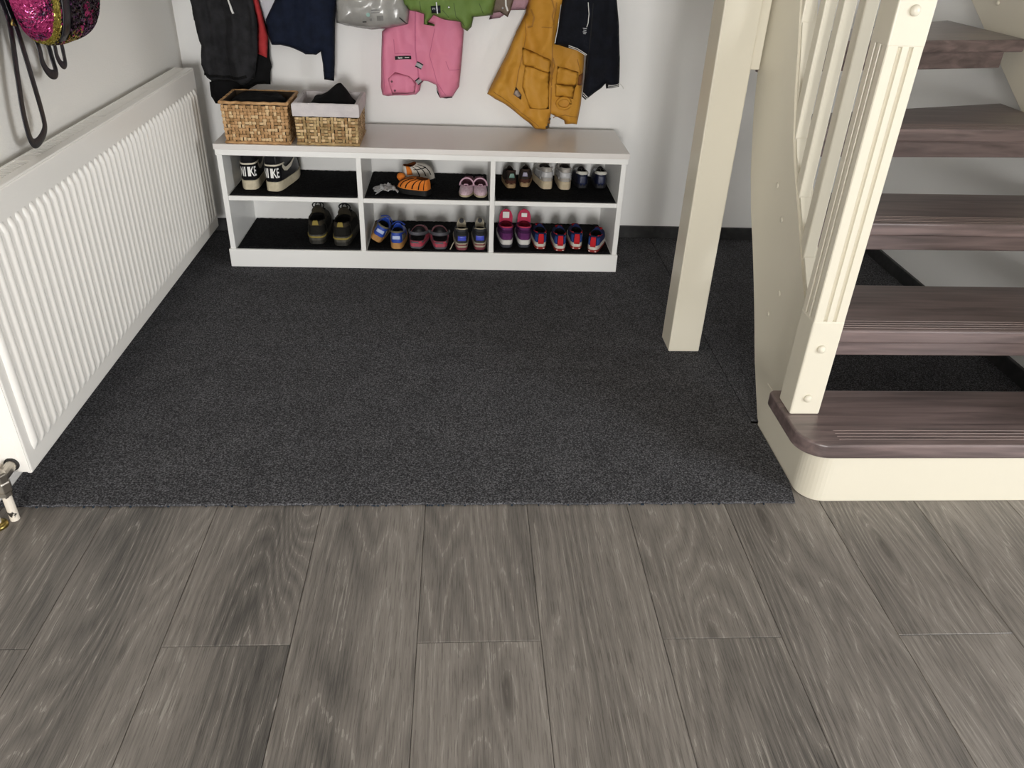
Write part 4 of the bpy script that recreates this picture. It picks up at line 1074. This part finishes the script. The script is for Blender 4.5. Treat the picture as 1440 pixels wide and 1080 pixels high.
for pth, wd in (([(338, 935), (332, 860), (334, 780), (338, 700), (342, 600), (344, 500)], .005), ([(228, 880), (236, 820), (226, 760), (212, 690), (206, 640)], .003), ([(120, 618), (180, 582), (250, 530), (300, 494)], .003), ([(290, 850), (326, 852)], .003), ([(356, 525), (400, 540), (452, 530)], .003), ([(430, 745), (446, 700), (450, 640)], .003)):
    ribbon('zip' if wd > .004 else 'seam', pth, wd, s_, yeld, r, off=.0014)
ribbon('drawcord', [(338, 748), (346, 720), (340, 690), (334, 668), (340, 650)], .004, s_, yeld, r, off=.008, th=.004)
ribbon('drawcord', [(336, 735), (330, 705), (342, 672)], .004, s_, yeld, r, off=.009, th=.004)
ribbon('drawcord', [(318, 950), (330, 915), (324, 890), (332, 868)], .005, s_, yeld, r, off=.008, th=.004)
ribbon('sleeve_fold', [(250, 905), (262, 880), (256, 850), (240, 845)], .006, s_, yeld, r, off=.003)
ribbon('zip_pull', [(338, 505), (340, 484)], .008, s_, metal, r, off=.004)
for x, z in ((343, 520), (332, 492)): dot('snap', x, z, .005, s_, mat('dark_snap', '3a2c1a', .5), r)
cloth('lining_tab', [(205, 640), (228, 610), (226, 592), (196, 612)], 0, .002, mat('pale_lining', '9d8f86', .5), r, (.002, 20, 20, 3), base=lambda x, z: s_(x, z) - .001, rim=.006)
ring = [(352 + 0, 0)]
pts = [(.392 + .026 * math.cos(a), s_(.392, .585) - .006 + .004 * math.sin(2 * a), .583 + .020 * math.sin(a)) for a in np.linspace(0, 2 * PI, 20)]
G().tube(pts, .006, 8).obj('cuff_fold', yelc, r, smooth=True)
cloth('brown_cuff', [(440, 690), (462, 695), (463, 648), (438, 652)], 0, .006, mat('brown_tab', '7d4a14', .7), r, (0, 1, 1, 0), base=lambda x, z: s_(x, z) - .002, rim=.008)
r, o, s_ = garment('dark_jacket', 'midnight blue jacket with white striped trim over the mustard parka', 'jacket', [(358, 944), (346, 862), (337, 798), (388, 786), (431, 778), (459, 761), (460, 693), (455, 617), (470, 605), (529, 650), (541, 666), (545, 648), (595, 655), (593, 688), (588, 750), (571, 869), (553, 950)], 3.105, .03, darkc, (.02, 17, 2.2, 16), 1.25)
for pth in ([(352, 930), (347, 862), (338, 802)], [(388, 798), (420, 789), (458, 768)], [(389, 792), (420, 783), (458, 763)], [(457, 625), (475, 610)], [(457, 633), (481, 613)], [(548, 664), (594, 668)], [(548, 658), (594, 662)], [(447, 942), (453, 905), (452, 875), (448, 862)]):
    ribbon('white_piping', pth, .0024, s_, pipe_w, r, off=.0022)
for z, w_ in ((858, 14), (852, 10), (846, 13), (841, 9)): ribbon('chest_print', [(438 - w_ / 2 + 4, z), (438 + w_ / 2 + 4, z - 1)], .0026, s_, refl, r, off=.002)
ribbon('side_seam', [(466, 940), (464, 800), (463, 700)], .003, s_, mat('seam_black', '050608', .8), r)
G().tube([(.595, s_(.59, .66) - .002, .668), (.604, 3.09, .660), (.609, 3.088, .652)], .002, 6).obj('loose_thread', pipe_w, r)

# rack that the clothes hang from
rack = tag(empty('coat_rack', (-.2, 3.24, 1.2)), 'white board with steel hooks carrying the clothes', 'coat rack')
G().box(-.98, .62, 3.228, 3.2495, 1.30, 1.40).obj('board', white_l, rack, bevel=.003, loc=(.2, -3.24, -1.2))
for x in (-.85, -.82, -.74, -.71, -.56, -.32, -.12, -.045, .145, .18, .35, .455):
    G().tube([(x, 3.228, 1.33), (x, 3.20, 1.285), (x, 3.16, 1.272), (x, 3.10, 1.285), (x, 3.085, 1.31)], .005, 8).obj('hook', chrome, rack, smooth=True, loc=(.2, -3.24, -1.2))

# ------------------------------------------------------------------ sequin bag on the left wall
sb = tag(empty('sequin_bag', (-1.0, 2.2, .90)), 'small pink and black sequin backpack hanging above the radiator', 'bag')
bc, br = Vector((-.988, 2.19, 1.075)), (.056, .192, .180)
def se(u, v_):      # superellipsoid: u around (y-z plane), v depth
    cu, su, cv, sv = math.cos(u), math.sin(u), math.cos(v_), math.sin(v_)
    return Vector((br[0] * sgnpow(sv, .8), br[1] * sgnpow(cv, .7) * sgnpow(cu, .62), br[2] * sgnpow(cv, .7) * sgnpow(su, .62))) + bc
v = []; f = []; n, mm_ = 56, 20
for j in range(mm_ + 1):
    for i in range(n): v.append(se(2 * PI * i / n, -PI / 2 + PI * j / mm_))
for j in range(mm_):
    for i in range(n): a = j * n + i; b_ = j * n + (i + 1) % n; f.append((a, b_, b_ + n, a + n))
SBO = (1.0, -2.2, -.90)
body = G().add(v, f).obj('bag_body', textile('bag_black', '141216'), sb, smooth=True, loc=SBO)
seqm = {'pink': mat('pink_sequin', 'b0326e', .2, .8, metal=.5), 'black': mat('black_sequin', '1c121c', .15, .8, metal=.3), 'gold': mat('gold_sequin', 'b5a54e', .2, .8, metal=.7), 'mauve': mat('mauve_sequin', '7a4a78', .18, .8, metal=.6)}
gs = {k: G() for k in seqm}
for j in range(120):
    for i in range(260):
        u = 2 * PI * i / 260 + (j % 2) * .012; vv = -.25 + 1.75 * j / 120
        if math.cos(vv) * 260 < 40 and i % 3: continue
        p = se(u, vv); y = p.y - bc.y
        if abs(y + .080) < .024 and p.x > bc.x + .02: continue            # leather handle strip
        if p.z < .86 and False: continue
        e = .01; nn = (se(u + e, vv) - p).cross(se(u, vv + e) - p)
        if nn.length < 1e-12: continue
        nn.normalize()
        if nn.dot(p - bc) < 0: nn = -nn
        nn = (nn + Vector((random.uniform(-.45, .45) for _ in range(3)))).normalized()
        q = noise.noise((p.y * 26, p.z * 30, 3.3)) + random.uniform(-.35, .35)
        if -.135 < y < -.108: k = 'gold'
        elif y <= -.108: k = 'pink' if q > -.02 else ('mauve' if random.random() < .3 else 'black')
        else: k = 'pink' if q > .42 else ('mauve' if random.random() < .12 else 'black')
        if p.z < .925 and random.random() < .4: k = 'gold' if -.14 < y < .02 else 'mauve'
        a = nn.orthogonal().normalized(); b_ = nn.cross(a); s_ = .0042; p = p + nn * .002
        gs[k].add([p + a * s_ * math.cos(t) + b_ * s_ * math.sin(t) for t in (0, PI / 3, 2 * PI / 3, PI, 4 * PI / 3, 5 * PI / 3)], [(0, 1, 2, 3, 4, 5)])
for k, g in gs.items(): tag(link('sequins', g.mesh('sequins', fix=False), seqm[k], sb, SBO), kind='stuff')
lea = leather('black_patent', '17161a', '242227', .3)
def bag_x(y, z):
    r_ = (abs(y / br[1]) ** (2 / .62) + abs(z / br[2]) ** (2 / .62)) ** .31
    return br[0] * max(0, 1 - min(r_ ** (1 / .7), 1) ** 2) ** .4
hp = []
for i in range(22):
    z = -.168 + i * .0155; hp.append((bc.x + bag_x(-.08, z) + .002, bc.y - .08, bc.z + z))
G().tube(hp, (.022, .003), 10, flat=(1, 0, .0)).obj('front_strip', lea, sb, smooth=True, loc=SBO)
def strap(name, pts, wd):
    # smooth path
    P = [Vector(p) for p in pts]; Q = []
    for i in range(len(P) - 1):
        p0, p1, p2, p3 = P[max(i - 1, 0)], P[i], P[i + 1], P[min(i + 2, len(P) - 1)]
        for k in range(8):
            t = k / 8; Q.append(.5 * ((2 * p1) + (p2 - p0) * t + (2 * p0 - 5 * p1 + 4 * p2 - p3) * t * t + (3 * p1 - p0 - 3 * p2 + p3) * t ** 3))
    Q.append(P[-1])
    return G().tube(Q, (wd, .0022), 10, flat=(1, 0, 0)).obj(name, lea, sb, smooth=True, loc=SBO)
strap('strap', [(-1.035, 2.012, 1.02), (-1.022, 2.004, .955), (-1.015, 1.963, .846), (-1.015, 1.945, .77), (-1.013, 1.942, .712), (-1.012, 1.968, .699), (-1.012, 2.015, .717), (-1.015, 2.030, .751), (-1.015, 2.026, .834), (-1.018, 2.023, .935), (-1.03, 2.03, 1.02)], .0115)
strap('strap', [(-1.025, 2.086, .99), (-1.01, 2.084, .90), (-1.01, 2.085, .859), (-1.008, 2.102, .832), (-1.006, 2.130, .828), (-1.01, 2.138, .856), (-1.01, 2.132, .90), (-1.025, 2.128, .99)], .0115)
strap('strap', [(-1.01, 2.146, .98), (-1.0, 2.143, .90), (-1.0, 2.144, .864), (-.998, 2.154, .844), (-.998, 2.172, .842), (-1.0, 2.181, .861), (-1.0, 2.180, .90), (-1.01, 2.178, .98)], .0095)
G().tube([(-1.012, 1.992, .955), (-1.012, 2.008, .95), (-1.012, 2.002, .965), (-1.012, 1.992, .955)], .002, 6).obj('strap_ring', brass, sb, smooth=True, loc=SBO)
G().tube([(-1.06, 2.2, 1.30), (-1.02, 2.2, 1.29), (-1.01, 2.2, 1.31)], .006, 8).obj('wall_hook', chrome, sb, smooth=True, loc=SBO)
G().tube([(-1.03, 2.16, 1.22), (-1.02, 2.18, 1.29), (-1.02, 2.2, 1.302), (-1.02, 2.22, 1.29), (-1.03, 2.24, 1.22)], .005, 8).obj('hanging_loop', lea, sb, smooth=True, loc=SBO)
